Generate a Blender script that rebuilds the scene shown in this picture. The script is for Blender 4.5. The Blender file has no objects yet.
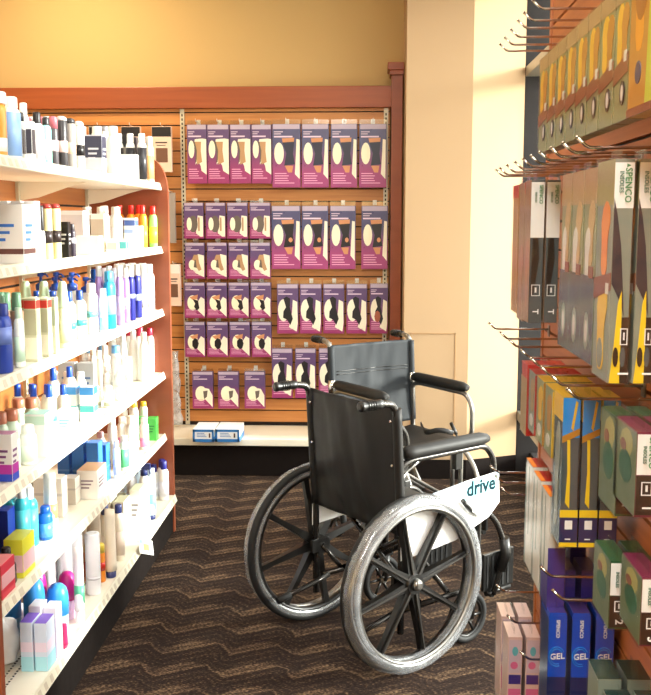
import bpy, bmesh, math, random
from mathutils import Vector, Matrix
random.seed(7)
sc = bpy.context.scene
COL = sc.collection
V = Vector
PI = math.pi

# ------------------------------------------------------------------ camera
FPX, CX, CY, CAMH = 975.0, 325.5, 347.5, 1.51
PITCH = math.atan((347.5 - 221) / FPX)
YAW = math.atan(42.5 / FPX * math.cos(PITCH))
FW = V((-math.sin(YAW) * math.cos(PITCH), math.cos(YAW) * math.cos(PITCH), -math.sin(PITCH)))
RT = V((math.cos(YAW), math.sin(YAW), 0))
UPV = RT.cross(FW)
EYE = V((0, 0, CAMH))


def on(x, y, axis, v):
    """where the line of sight through a photo pixel meets the plane axis = v"""
    d = FW * FPX + RT * (x - CX) - UPV * (y - CY)
    i = 'XYZ'.index(axis)
    return EYE + d * ((v - EYE[i]) / d[i])


def px(p):
    d = V(p) - EYE
    k = FPX / d.dot(FW)
    return CX + d.dot(RT) * k, CY - d.dot(UPV) * k


cam = bpy.data.cameras.new('camera')
camo = bpy.data.objects.new('camera', cam)
COL.objects.link(camo)
camo.location = EYE
camo.rotation_euler = (PI / 2 - PITCH, 0, YAW)
cam.sensor_fit = 'HORIZONTAL'
cam.sensor_width = 36
cam.lens = 36 * FPX / 651
cam.clip_start = 0.02
sc.camera = camo

# --------------------------------------------------------------- materials
MATS = {}


def lin(c):
    return tuple(((v / 12.92) if v <= .04045 else ((v + .055) / 1.055) ** 2.4) for v in c)


def M(name, rgb=(.8, .8, .8), rough=.5, metal=0.0, spec=.5, coat=0.0):
    """rgb in display values 0..1"""
    if name in MATS:
        return MATS[name]
    m = bpy.data.materials.new(name)
    m.use_nodes = True
    b = m.node_tree.nodes['Principled BSDF']
    b.inputs['Base Color'].default_value = (*lin(rgb), 1)
    b.inputs['Roughness'].default_value = rough
    b.inputs['Metallic'].default_value = metal
    b.inputs['Specular IOR Level'].default_value = spec
    b.inputs['Coat Weight'].default_value = coat
    # faint procedural wear so no surface is a single flat value
    nt = m.node_tree
    n = nt.nodes.new('ShaderNodeTexNoise')
    n.inputs['Scale'].default_value = 35
    n.inputs['Detail'].default_value = 3
    tc = nt.nodes.new('ShaderNodeTexCoord')
    nt.links.new(tc.outputs['Object'], n.inputs['Vector'])
    mr = nt.nodes.new('ShaderNodeMapRange')
    mr.inputs['To Min'].default_value = max(0.02, rough - .06)
    mr.inputs['To Max'].default_value = min(1, rough + .06)
    nt.links.new(n.outputs['Fac'], mr.inputs['Value'])
    nt.links.new(mr.outputs['Result'], b.inputs['Roughness'])
    MATS[name] = m
    return m


def wood(name, a, b_, scale=(3, 3, 40), rough=.45):
    m = bpy.data.materials.new(name)
    m.use_nodes = True
    nt = m.node_tree
    b = nt.nodes['Principled BSDF']
    tc = nt.nodes.new('ShaderNodeTexCoord')
    mp = nt.nodes.new('ShaderNodeMapping')
    mp.inputs['Scale'].default_value = scale
    n = nt.nodes.new('ShaderNodeTexNoise')
    n.inputs['Scale'].default_value = 1.5
    n.inputs['Detail'].default_value = 6
    n.inputs['Distortion'].default_value = .6
    cr = nt.nodes.new('ShaderNodeValToRGB')
    cr.color_ramp.elements[0].position = .3
    cr.color_ramp.elements[0].color = (*lin(a), 1)
    cr.color_ramp.elements[1].position = .7
    cr.color_ramp.elements[1].color = (*lin(b_), 1)
    nt.links.new(tc.outputs['Object'], mp.inputs['Vector'])
    nt.links.new(mp.outputs['Vector'], n.inputs['Vector'])
    nt.links.new(n.outputs['Fac'], cr.inputs['Fac'])
    nt.links.new(cr.outputs['Color'], b.inputs['Base Color'])
    b.inputs['Roughness'].default_value = rough
    MATS[name] = m
    return m


def plaster(name, rgb, bump=.08):
    m = M(name, rgb, .85, spec=.2)
    nt = m.node_tree
    b = nt.nodes['Principled BSDF']
    n = nt.nodes.new('ShaderNodeTexNoise')
    n.inputs['Scale'].default_value = 180
    tc = nt.nodes.new('ShaderNodeTexCoord')
    nt.links.new(tc.outputs['Object'], n.inputs['Vector'])
    bp = nt.nodes.new('ShaderNodeBump')
    bp.inputs['Strength'].default_value = bump
    bp.inputs['Distance'].default_value = .002
    nt.links.new(n.outputs['Fac'], bp.inputs['Height'])
    nt.links.new(bp.outputs['Normal'], b.inputs['Normal'])
    return m


def clear(name, tint=(1, 1, 1), gloss=.12, rough=.12, milk=0.0):
    """thin clear plastic film: mostly see-through with a glossy sheen and optional milkiness"""
    m = bpy.data.materials.new(name)
    m.use_nodes = True
    nt = m.node_tree
    for n in list(nt.nodes):
        nt.nodes.remove(n)
    out = nt.nodes.new('ShaderNodeOutputMaterial')
    tr = nt.nodes.new('ShaderNodeBsdfTransparent')
    tr.inputs['Color'].default_value = (*tint, 1)
    gl = nt.nodes.new('ShaderNodeBsdfGlossy')
    gl.inputs['Roughness'].default_value = rough
    df = nt.nodes.new('ShaderNodeBsdfDiffuse')
    df.inputs['Color'].default_value = (.75, .77, .8, 1)
    mx = nt.nodes.new('ShaderNodeMixShader')
    mx.inputs['Fac'].default_value = gloss
    nt.links.new(tr.outputs[0], mx.inputs[1])
    nt.links.new(gl.outputs[0], mx.inputs[2])
    last = mx
    if milk:
        m2 = nt.nodes.new('ShaderNodeMixShader')
        nz = nt.nodes.new('ShaderNodeTexNoise')
        nz.inputs['Scale'].default_value = 9
        nz.inputs['Detail'].default_value = 3
        nz.inputs['Distortion'].default_value = 2.5
        tc = nt.nodes.new('ShaderNodeTexCoord')
        nt.links.new(tc.outputs['Object'], nz.inputs['Vector'])
        mr = nt.nodes.new('ShaderNodeMapRange')
        mr.inputs['From Min'].default_value = .4
        mr.inputs['From Max'].default_value = .65
        mr.inputs['To Min'].default_value = milk * .75
        mr.inputs['To Max'].default_value = min(.9, milk * 1.25)
        nt.links.new(nz.outputs['Fac'], mr.inputs['Value'])
        nt.links.new(mr.outputs['Result'], m2.inputs['Fac'])
        nt.links.new(mx.outputs[0], m2.inputs[1])
        nt.links.new(df.outputs[0], m2.inputs[2])
        bp = nt.nodes.new('ShaderNodeBump')
        bp.inputs['Strength'].default_value = .3
        bp.inputs['Distance'].default_value = .004
        nt.links.new(nz.outputs['Fac'], bp.inputs['Height'])
        nt.links.new(bp.outputs['Normal'], gl.inputs['Normal'])
        last = m2
    nt.links.new(last.outputs[0], out.inputs[0])
    MATS[name] = m
    return m


def carpet():
    m = bpy.data.materials.new('zigzag_carpet')
    m.use_nodes = True
    nt = m.node_tree
    L = nt.links.new
    b = nt.nodes['Principled BSDF']
    b.inputs['Roughness'].default_value = .95
    b.inputs['Specular IOR Level'].default_value = .1
    tc = nt.nodes.new('ShaderNodeTexCoord')
    wn = nt.nodes.new('ShaderNodeTexNoise')
    wn.inputs['Scale'].default_value = 9
    wn.inputs['Detail'].default_value = 2
    L(tc.outputs['Object'], wn.inputs['Vector'])
    sx = nt.nodes.new('ShaderNodeSeparateXYZ')
    L(tc.outputs['Object'], sx.inputs[0])

    def math_(op, a, b2=None, c=None):
        n = nt.nodes.new('ShaderNodeMath')
        n.operation = op
        for i, v in enumerate((a, b2, c)):
            if v is None:
                continue
            if isinstance(v, (int, float)):
                n.inputs[i].default_value = v
            else:
                L(v, n.inputs[i])
        return n.outputs[0]
    wob = math_('MULTIPLY', math_('SUBTRACT', wn.outputs['Fac'], .5), .045)
    x = math_('ADD', sx.outputs['X'], math_('MULTIPLY', wob, 1.6))
    # uneven zigzag: long rise, short fall
    fr = math_('FRACT', math_('DIVIDE', x, .235))
    up = math_('DIVIDE', fr, .68)
    dn = math_('DIVIDE', math_('SUBTRACT', 1.0, fr), .32)
    zig = math_('MULTIPLY', math_('MINIMUM', up, dn), .085)
    y = math_('ADD', math_('SUBTRACT', sx.outputs['Y'], zig), wob)
    band = math_('FRACT', math_('DIVIDE', y, .17))
    # dark body, sharp tan flash that tapers within each leg
    wdt = math_('ADD', .42, math_('MULTIPLY', math_('SINE', math_('MULTIPLY', x, 2 * PI / .235)), .17))
    flash = math_('MULTIPLY', math_('SUBTRACT', wdt, band), 4.5)
    flash = math_('MAXIMUM', math_('MINIMUM', flash, 1.0), 0.0)
    lo = math_('MULTIPLY', band, 14.0)
    flash = math_('MULTIPLY', flash, math_('MINIMUM', lo, 1.0))
    hair = math_('SINE', math_('MULTIPLY', y, 2 * PI / .0425))
    mix = math_('ADD', math_('SUBTRACT', math_('MULTIPLY', flash, .72), .62), math_('MULTIPLY', hair, .24))
    mp = nt.nodes.new('ShaderNodeMapping')
    mp.inputs['Scale'].default_value = (95, 210, 60)
    L(tc.outputs['Object'], mp.inputs['Vector'])
    fn = nt.nodes.new('ShaderNodeTexNoise')
    fn.inputs['Scale'].default_value = 1.0
    fn.inputs['Detail'].default_value = 4
    L(mp.outputs['Vector'], fn.inputs['Vector'])
    fz = math_('MULTIPLY', math_('SUBTRACT', fn.outputs['Fac'], .5), 5.4)
    pn = nt.nodes.new('ShaderNodeTexNoise')
    pn.inputs['Scale'].default_value = 5
    L(tc.outputs['Object'], pn.inputs['Vector'])
    fz = math_('ADD', fz, math_('MULTIPLY', math_('SUBTRACT', pn.outputs['Fac'], .5), 1.0))
    tot = math_('ADD', mix, fz)
    cr = nt.nodes.new('ShaderNodeValToRGB')
    e = cr.color_ramp.elements
    e[0].position = .0
    e[0].color = (*lin((.13, .095, .085)), 1)
    e[1].position = 1
    e[1].color = (*lin((.50, .41, .31)), 1)
    k = e.new(.42)
    k.color = (*lin((.19, .145, .12)), 1)
    k = e.new(.68)
    k.color = (*lin((.36, .285, .22)), 1)
    mr = nt.nodes.new('ShaderNodeMapRange')
    mr.inputs['From Min'].default_value = -1.1
    mr.inputs['From Max'].default_value = 1.1
    L(tot, mr.inputs['Value'])
    L(mr.outputs['Result'], cr.inputs['Fac'])
    L(cr.outputs['Color'], b.inputs['Base Color'])
    bp = nt.nodes.new('ShaderNodeBump')
    bp.inputs['Strength'].default_value = .5
    bp.inputs['Distance'].default_value = .004
    L(fn.outputs['Fac'], bp.inputs['Height'])
    L(bp.outputs['Normal'], b.inputs['Normal'])
    return m


def duo(name, lo, hi, split=.5, soft=.25, rough=.3):
    """printed card whose ink runs from one colour at the bottom to another at the top"""
    m = M(name, lo, rough)
    nt = m.node_tree
    b = nt.nodes['Principled BSDF']
    tc = nt.nodes.new('ShaderNodeTexCoord')
    s = nt.nodes.new('ShaderNodeSeparateXYZ')
    nt.links.new(tc.outputs['Generated'], s.inputs[0])
    cr = nt.nodes.new('ShaderNodeValToRGB')
    cr.color_ramp.elements[0].position = max(0, split - soft)
    cr.color_ramp.elements[0].color = (*lin(lo), 1)
    cr.color_ramp.elements[1].position = min(1, split + soft)
    cr.color_ramp.elements[1].color = (*lin(hi), 1)
    nt.links.new(s.outputs['Z'], cr.inputs['Fac'])
    nt.links.new(cr.outputs['Color'], b.inputs['Base Color'])
    return m


slat_m = wood('slat_wood', (.71, .45, .22), (.80, .54, .29), (1.2, 1.2, 25))
gslat_m = wood('gondola_wood', (.60, .35, .16), (.68, .42, .20), (1.2, 1.2, 25))
rslat_m = wood('rack_wood', (.60, .33, .17), (.70, .42, .23), (1.2, 1.2, 25))
head_m = wood('header_wood', (.54, .25, .10), (.61, .30, .13), (1, 1, 18), .4)
end_m = wood('end_panel_wood', (.52, .26, .15), (.58, .30, .18), (2, 2, 6), .4)
groove_m = M('slat_groove', (.12, .07, .04), .8)
wall_m = plaster('cream_wall_paint', (.77, .65, .45))
colm_m = plaster('beige_column_paint', (.71, .60, .47))
ceil_m = plaster('ceiling_white', (.85, .83, .78))
shelf_m = M('shelf_white', (.93, .91, .84), .4)
lip_m = M('price_channel', (.90, .88, .80), .35)
dark_m = M('kick_brown', (.085, .06, .05), .9, spec=.15)
frame_m = M('window_frame_grey', (.19, .18, .18), .7, 0, .2)
rail_m = M('window_rail_silver', (.62, .60, .55), .35, .6)
chrome = M('chrome', (.80, .79, .77), .18, 1)
stdm = M('standard_paint', (.80, .77, .68), .4, .1)
steel = M('grey_steel', (.55, .54, .52), .3, .9)
blackm = M('black_plastic', (.075, .07, .065), .35)
rubber = M('black_rubber', (.06, .06, .06), .7)
vinyl = M('black_vinyl', (.095, .09, .085), .55, spec=.3)
bvinyl = M('slate_vinyl', (.13, .145, .16), .6, spec=.25)
white = M('white_plastic', (.94, .94, .92), .35)
clearp = clear('clear_plastic', (.97, .98, .98), .13, .10)
wrap = clear('wrapping_film', (.93, .94, .95), .14, .22, .15)
glass = clear('window_glass', (.96, .98, .97), .05, .02)


def C(name_rgb):
    """cached plastic by display colour"""
    r, g, b = name_rgb
    return M('plastic_%02x%02x%02x' % (int(r * 255), int(g * 255), int(b * 255)), name_rgb, .33)


# ------------------------------------------------------------- mesh builder
class MB:
    def __init__(s):
        s.bm = bmesh.new()
        s.mats = []

    def mi(s, m):
        if m not in s.mats:
            s.mats.append(m)
        return s.mats.index(m)

    def box(s, x0, x1, y0, y1, z0, z1, m=None, bev=0.0):
        k = s.mi(m) if m else 0
        vs = [s.bm.verts.new(p) for p in ((x0, y0, z0), (x1, y0, z0), (x1, y1, z0), (x0, y1, z0), (x0, y0, z1), (x1, y0, z1), (x1, y1, z1), (x0, y1, z1))]
        fs = [s.bm.faces.new([vs[i] for i in q]) for q in ((3, 2, 1, 0), (4, 5, 6, 7), (0, 1, 5, 4), (1, 2, 6, 5), (2, 3, 7, 6), (3, 0, 4, 7))]
        for f in fs:
            f.material_index = k
        if bev:
            es = list({e for f in fs for e in f.edges})
            r = bmesh.ops.bevel(s.bm, geom=es, offset=bev, segments=2, affect='EDGES', profile=.6)
            for f in r['faces']:
                f.material_index = k
        return s

    def prism(s, pts, o, u, v, n, t, m=None):
        """polygon pts (a,b) in plane o + a u + b v, extruded t along n"""
        k = s.mi(m) if m else 0
        o, u, v, n = V(o), V(u), V(v), V(n)
        if u.cross(v).dot(n) < 0:
            pts = pts[::-1]
        A = [s.bm.verts.new(o + u * a + v * b) for a, b in pts]
        B = [s.bm.verts.new(o + u * a + v * b + n * t) for a, b in pts]
        c = len(pts)
        fs = [s.bm.faces.new(A[::-1]), s.bm.faces.new(B)]
        for i in range(c):
            fs.append(s.bm.faces.new((A[i], A[(i + 1) % c], B[(i + 1) % c], B[i])))
        for f in fs:
            f.material_index = k
        return s

    def rings(s, rings, m=None, closed=False, caps=True, smooth=True):
        k = s.mi(m) if m else 0
        R = [[s.bm.verts.new(p) for p in r] for r in rings]
        n = len(R[0])
        last = len(R) if closed else len(R) - 1
        for i in range(last):
            a, b = R[i], R[(i + 1) % len(R)]
            for j in range(n):
                f = s.bm.faces.new((a[j], a[(j + 1) % n], b[(j + 1) % n], b[j]))
                f.material_index = k
                f.smooth = smooth
        if caps and not closed:
            for r in (R[0][::-1], R[-1]):
                f = s.bm.faces.new(r)
                f.material_index = k
        return s

    def tube(s, pts, r, m=None, n=10, closed=False, ry=None):
        pts = [V(p) for p in pts]
        rs = r if isinstance(r, (list, tuple)) else [r] * len(pts)
        out = []
        ref = None
        c = len(pts)
        for i, p in enumerate(pts):
            if closed:
                t = pts[(i + 1) % c] - pts[i - 1]
            else:
                t = pts[min(i + 1, c - 1)] - pts[max(i - 1, 0)]
            t.normalize()
            if ref is None:
                ref = V((0, 0, 1)) if abs(t.z) < .9 else V((1, 0, 0))
            a = (ref - t * ref.dot(t))
            if a.length < 1e-4:
                a = t.orthogonal()
            a.normalize()
            ref = a
            b = t.cross(a)
            out.append([p + a * math.cos(q) * rs[i] + b * math.sin(q) * (ry or rs[i]) for q in [2 * PI * j / n for j in range(n)]])
        return s.rings(out, m, closed)

    def lathe(s, prof, c=(0, 0, 0), m=None, n=20, sx=1, sy=1):
        c = V(c)
        out = []
        for r, z in prof:
            out.append([c + V((math.cos(2 * PI * j / n) * r * sx, math.sin(2 * PI * j / n) * r * sy, z)) for j in range(n)])
        return s.rings(out, m)

    def torus(s, c, axis, R, r, m=None, N=56, n=12, rl=None):
        """ring about axis; r radial half-thickness, rl half-thickness along the axis"""
        c, axis = V(c), V(axis).normalized()
        a = axis.orthogonal().normalized()
        b = axis.cross(a)
        out = []
        for i in range(N):
            t = 2 * PI * i / N
            d = a * math.cos(t) + b * math.sin(t)
            out.append([c + d * (R + math.cos(q) * r) + axis * math.sin(q) * (rl or r) for q in [2 * PI * j / n for j in range(n)]])
        return s.rings(out, m, True)

    def build(s, name, mat=None, parent=None, smooth=False):
        me = bpy.data.meshes.new(name)
        bmesh.ops.recalc_face_normals(s.bm, faces=s.bm.faces)
        s.bm.to_mesh(me)
        s.bm.free()
        for m in (s.mats or [mat]):
            me.materials.append(m)
        if smooth:
            for p in me.polygons:
                p.use_smooth = True
        o = bpy.data.objects.new(name, me)
        COL.objects.link(o)
        if parent:
            o.parent = parent
        return o


def bend(pts, rad=.03, k=5):
    """round the corners of a polyline"""
    pts = [V(p) for p in pts]
    out = [pts[0]]
    for i in range(1, len(pts) - 1):
        a, b, c = pts[i - 1], pts[i], pts[i + 1]
        r = min(rad, (a - b).length * .45, (c - b).length * .45)
        p, q = b + (a - b).normalized() * r, b + (c - b).normalized() * r
        for j in range(k + 1):
            t = j / k
            out.append(p * (1 - t) ** 2 + b * 2 * t * (1 - t) + q * t * t)
    out.append(pts[-1])
    return out


def empty(name, loc=(0, 0, 0), rz=0):
    o = bpy.data.objects.new(name, None)
    o.empty_display_size = .05
    COL.objects.link(o)
    o.location = loc
    o.rotation_euler = (0, 0, rz)
    return o


def tag(o, label, cat, group=None, kind=None):
    o['label'] = label
    o['category'] = cat
    if group:
        o['group'] = group
    if kind:
        o['kind'] = kind
    return o


def struct(o):
    o['kind'] = 'structure'
    return o


def text(s, size, loc, right, up, mat, parent, name='lettering', ext=.0003, bold=0.0, align='CENTER'):
    c = bpy.data.curves.new(name, 'FONT')
    c.body = s
    c.size = size
    c.extrude = ext
    c.offset = bold
    c.resolution_u = 2
    c.align_x = align
    c.align_y = 'CENTER'
    t = bpy.data.objects.new(name + '_curve', c)
    COL.objects.link(t)
    bpy.context.view_layer.update()
    me = bpy.data.meshes.new_from_object(t.evaluated_get(bpy.context.evaluated_depsgraph_get()))
    bpy.data.objects.remove(t)
    r, u = V(right).normalized(), V(up).normalized()
    n = r.cross(u)
    mt = Matrix((r, u, n)).transposed().to_4x4()
    mt.translation = V(loc)
    me.transform(mt)
    me.materials.clear()
    me.materials.append(mat)
    o = bpy.data.objects.new(name, me)
    COL.objects.link(o)
    o.parent = parent
    return o


ORD = ['first', 'second', 'third', 'fourth', 'fifth', 'sixth', 'seventh', 'eighth', 'ninth', 'tenth', 'eleventh', 'twelfth']
NUM = ['zero', 'one', 'two', 'three', 'four', 'five', 'six', 'seven', 'eight', 'nine', 'ten', 'eleven', 'twelve']
PENDING = []          # (object, description, where, category, group)


def want(o, desc, where, cat, group):
    PENDING.append((o, desc, where, cat, group))


def finish_labels():
    bpy.context.view_layer.update()
    sets = {}
    for p in PENDING:
        sets.setdefault((p[1], p[2]), []).append(p)
    for (desc, where), L in sets.items():
        def sx(p):
            o = p[0]
            pts = [o.matrix_world.translation] if o.type == 'EMPTY' else [o.matrix_world @ V(c) for c in o.bound_box]
            q = sum((V(a) for a in pts), V()) / len(pts)
            return px(q)[0]
        L.sort(key=sx)
        n = len(L)
        for i, (o, d, w, cat, g) in enumerate(L):
            if n == 1:
                lab = f'{d}, {w}'
            else:
                how = 'leftmost' if i == 0 else ('rightmost' if i == n - 1 else ORD[i] + ' from left')
                if n == 2:
                    how = ('left one', 'right one')[i]
                lab = f'{d}, {w}, {how}'
            if len(lab.split()) > 16:
                print('LONG', lab)
            tag(o, lab, cat, g)

# =================================================================== ROOM
XR, YB, ZC = 1.03, 6.12, 3.25           # window wall, back wall, ceiling height
XL, YN = -3.4, -3.0
struct(MB().box(XL, XR + .1, YN, YB + .1, -.05, 0).build('floor', carpet()))
struct(MB().box(XL, XR + .1, YN, YB + .1, ZC, ZC + .1).build('ceiling', ceil_m))
struct(MB().box(XL, .585, YB, YB + .1, 0, ZC).build('wall_back', wall_m))
struct(MB().box(XL - .1, XL, YN, YB + .1, 0, ZC).build('wall_left', wall_m))
struct(MB().box(XL, XR + .1, YN - .1, YN, 0, ZC).build('wall_front', wall_m))
# column in front of the back wall, then the splayed wall that turns to the window
cx0, cx1, cyf = .212, .585, 5.64
SPX, SPY = .895, 5.78
struct(MB().prism([(cx0, cyf), (cx1, cyf), (cx1, YB), (cx0, YB)], (0, 0, 0), (1, 0, 0), (0, 1, 0), (0, 0, 1), ZC).build('wall_column', colm_m))
struct(MB().prism([(cx1, cyf), (SPX, SPY), (SPX, YB + .1), (cx1, YB + .1)], (0, 0, 0), (1, 0, 0), (0, 1, 0), (0, 0, 1), ZC).build('wall_splay', colm_m))
b = MB()
b.box(cx0, cx1, cyf - .008, cyf, 0, .115)
struct(b.build('baseboard_column', dark_m))
struct(MB().prism([(cx1, cyf - .008), (SPX, SPY - .008), (SPX, SPY), (cx1, cyf)], (0, 0, 0), (1, 0, 0), (0, 1, 0), (0, 0, 1), .115).build('baseboard_splay', dark_m))
# access panel outline on the column
b = MB()
pz1 = on(433, 333, 'Y', cyf).z
pxa, pxb = on(410, 333, 'Y', cyf).x, on(456, 333, 'Y', cyf).x
for (a, c, z0, z1) in ((pxa, pxb, pz1 - .006, pz1), (pxa, pxb, pz1 - .72, pz1 - .714), (pxa, pxa + .006, pz1 - .72, pz1), (pxb - .006, pxb, pz1 - .72, pz1)):
    b.box(a, c, cyf - .004, cyf, z0, z1)
b = b.build('trim_1', M('panel_edge_tan', (.66, .52, .36), .7))
struct(b)
# small black ceiling sensor above the fixture is outside; window wall on the right
b = MB()
WZ0, WZ1 = .0, 2.95
MY = (-2.9, -1.2, .5, 2.3, 4.05, 5.78)
for y in MY:
    b.box(SPX if y == MY[-1] else XR - .05, XR + .04, y, y + .07, WZ0, WZ1, frame_m, .004)
b.box(XR - .05, XR + .04, MY[0], MY[-1], WZ0, .13, frame_m, .004)
b.box(XR - .05, XR + .04, MY[0], MY[-1], WZ1 - .08, WZ1, frame_m, .004)
wfr = struct(b.build('window_1'))
b = MB()
for z0, z1 in ((.33, .385), (2.33, 2.385)):
    b.box(SPX + .002, XR + .04, MY[0], MY[-1], z0, z1, rail_m, .004)
b.build('window_rail', None, wfr)
b = MB()
b.box(XR + .0, XR + .006, MY[0], MY[-1], .13, WZ1 - .08)
b.build('glass_pane', glass, wfr)
struct(MB().box(XR - .02, XR + .1, YN, YB + .1, WZ1, ZC).build('wall_right', wall_m))
struct(MB().box(XR - .02, XR + .1, MY[-1] + .07, YB + .1, 0, WZ1).build('trim_2', wall_m))
# pavement outside
struct(MB().box(XR + .1, 14, -12, 18, -.1, -.04).build('ground', plaster('pavement', (.72, .70, .66))))

# ceiling lights out of frame: unseen lamps added to brighten aisle and rack
emit = bpy.data.materials.new('lamp_diffuser')
emit.use_nodes = True
pb = emit.node_tree.nodes['Principled BSDF']
pb.inputs['Emission Color'].default_value = (1, .95, .86, 1)
pb.inputs['Emission Strength'].default_value = 6


def area(name, loc, sx, sy, power, col, rot=(0, 0, 0)):
    l = bpy.data.lights.new(name, 'AREA')
    l.shape = 'RECTANGLE'
    l.size, l.size_y = sx, sy
    l.energy = power
    l.color = col
    o = bpy.data.objects.new(name, l)
    COL.objects.link(o)
    o.location = loc
    o.rotation_euler = rot
    return o


LIGHTS = [(-.1, 3.6, 'above the wheelchairs', 9), (-.2, .5, 'above the camera end of the aisle', 52), (-.4, -1.6, 'well behind the camera', 150), (-2.2, 2.2, 'behind the left shelving', 20)]
for x, y, w, P_ in LIGHTS:
    t = empty('ceiling_fill_light', (x, y, ZC))
    tag(t, 'white added ceiling fill light ' + w, 'ceiling light')
    MB().box(-.32, .32, -.62, .62, -.03, 0, white).build('housing', None, t)
    MB().box(-.29, .29, -.59, .59, -.034, -.03).build('diffuser', emit, t)
    area('fill_lamp', (x, y, ZC - .05), .55, 1.15, P_, (1, .95, .87))
# warm wall washer over the left of the back wall
t = empty('spot_lamp', (-1.75, 5.15, ZC))
tag(t, 'round warm ceiling spot washing the back wall above the left shelving', 'lamp')
MB().lathe([(.09, -.0), (.09, -.02), (.07, -.03), (.065, -.005)], m=white).build('trim_ring', None, t)
l = bpy.data.lights.new('warm_lamp', 'SPOT')
l.energy = 120
l.color = (1, .80, .48)
l.spot_size = math.radians(150)
l.spot_blend = 1
l.shadow_soft_size = .07
o = bpy.data.objects.new('warm_lamp', l)
COL.objects.link(o)
o.location = (-1.75, 5.15, ZC - .05)
o.rotation_euler = (math.radians(28), 0, 0)

# ==================================================== BACK SLATWALL FIXTURE
SY = 6.017
fx = empty('slatwall_fixture', (-1.1, SY, 0))
tag(fx, 'tall wooden slatwall fixture with red-brown header and cream base deck on back wall', 'display fixture')
OFF = V((-1.1, SY, 0))


def loc(b, name, par, mat=None):
    o = b.build(name, mat, par)
    o.data.transform(Matrix.Translation(-par.location))
    return o


b = MB()
PX0, PX1 = -2.45, .128
z = .255
while z < 2.18:
    b.box(PX0, PX1, SY, SY + .012, z, min(z + .069, 2.19), slat_m)
    z += .0765
b.box(PX0, PX1, SY + .012, SY + .03, .0, 2.25, groove_m)
loc(b, 'slat_panel', fx)
loc(MB().box(PX0, .15, SY - .035, SY + .06, 2.185, 2.312, head_m, .004), 'header', fx)
b = MB()
b.box(.135, .203, SY - .06, SY + .08, 0, 2.37, end_m, .003)
loc(b, 'post', fx)
b = MB().box(.112, .209, SY - .09, SY + .09, 2.395, 2.44, head_m, .004)
b.box(.125, .206, SY - .075, SY + .085, 2.37, 2.395, head_m)
loc(b, 'post_cap', fx)
loc(MB().box(PX0, .15, 5.62, SY, .19, .232, shelf_m, .004), 'base_deck', fx)
loc(MB().box(PX0, .13, 5.655, SY, 0, .19, dark_m), 'kick_plate', fx)
for xs in (-1.132, .105, -2.3):
    b = MB()
    b.box(xs - .013, xs + .013, SY - .008, SY + .001, .235, 2.184, stdm)
    zz = .26
    while zz < 2.15:
        b.box(xs - .004, xs + .004, SY - .0088, SY - .0078, zz, zz + .014, groove_m)
        zz += .0254
    loc(b, 'slotted_standard', fx)

# ------------------------------------------------------ back wall packages
pk_hi = {}
pur = duo('violet_print', (.60, .22, .43), (.37, .28, .45), .42, .22, .3)
purb = duo('blue_violet_print', (.62, .25, .47), (.30, .30, .45), .45, .2, .3)
edge = M('card_edge', (.45, .25, .42), .4)
cream = M('print_cream', (.93, .91, .83), .4)
skin = M('print_skin', (.80, .55, .38), .4)
lensm = M('print_lens', (.95, .93, .82), .4)
brace_bk = M('print_black', (.09, .08, .10), .4)
brace_nv = M('print_navy', (.16, .17, .25), .4)
tan_br = M('print_tan', (.72, .56, .40), .4)
grey_br = M('print_grey', (.40, .36, .33), .4)
headerw = M('print_header_lilac', (.72, .66, .74), .4)
ink = M('print_text', (.86, .78, .86), .4)
ink2 = M('print_text_pink', (.92, .66, .80), .4)
hookw = M('white_metal_hook', (.86, .85, .82), .3, .3)


def ell(cx, cy, a, b_, n=16, lo=0, hi=2 * PI):
    return [(cx + a * math.cos(lo + (hi - lo) * i / n), cy + b_ * math.sin(lo + (hi - lo) * i / n)) for i in range(n)]


def art(name, mat, pts, W, H, k, par, y0):
    """flat printed shape; pts in 0..1 card space, front faces -Y"""
    MB().prism([((a - .5) * W, b_ * H) for a, b_ in pts], (0, y0 - .0004 * k, 0), (1, 0, 0), (0, 0, 1), (0, -1, 0), .0004).build(name, mat, par)


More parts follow.
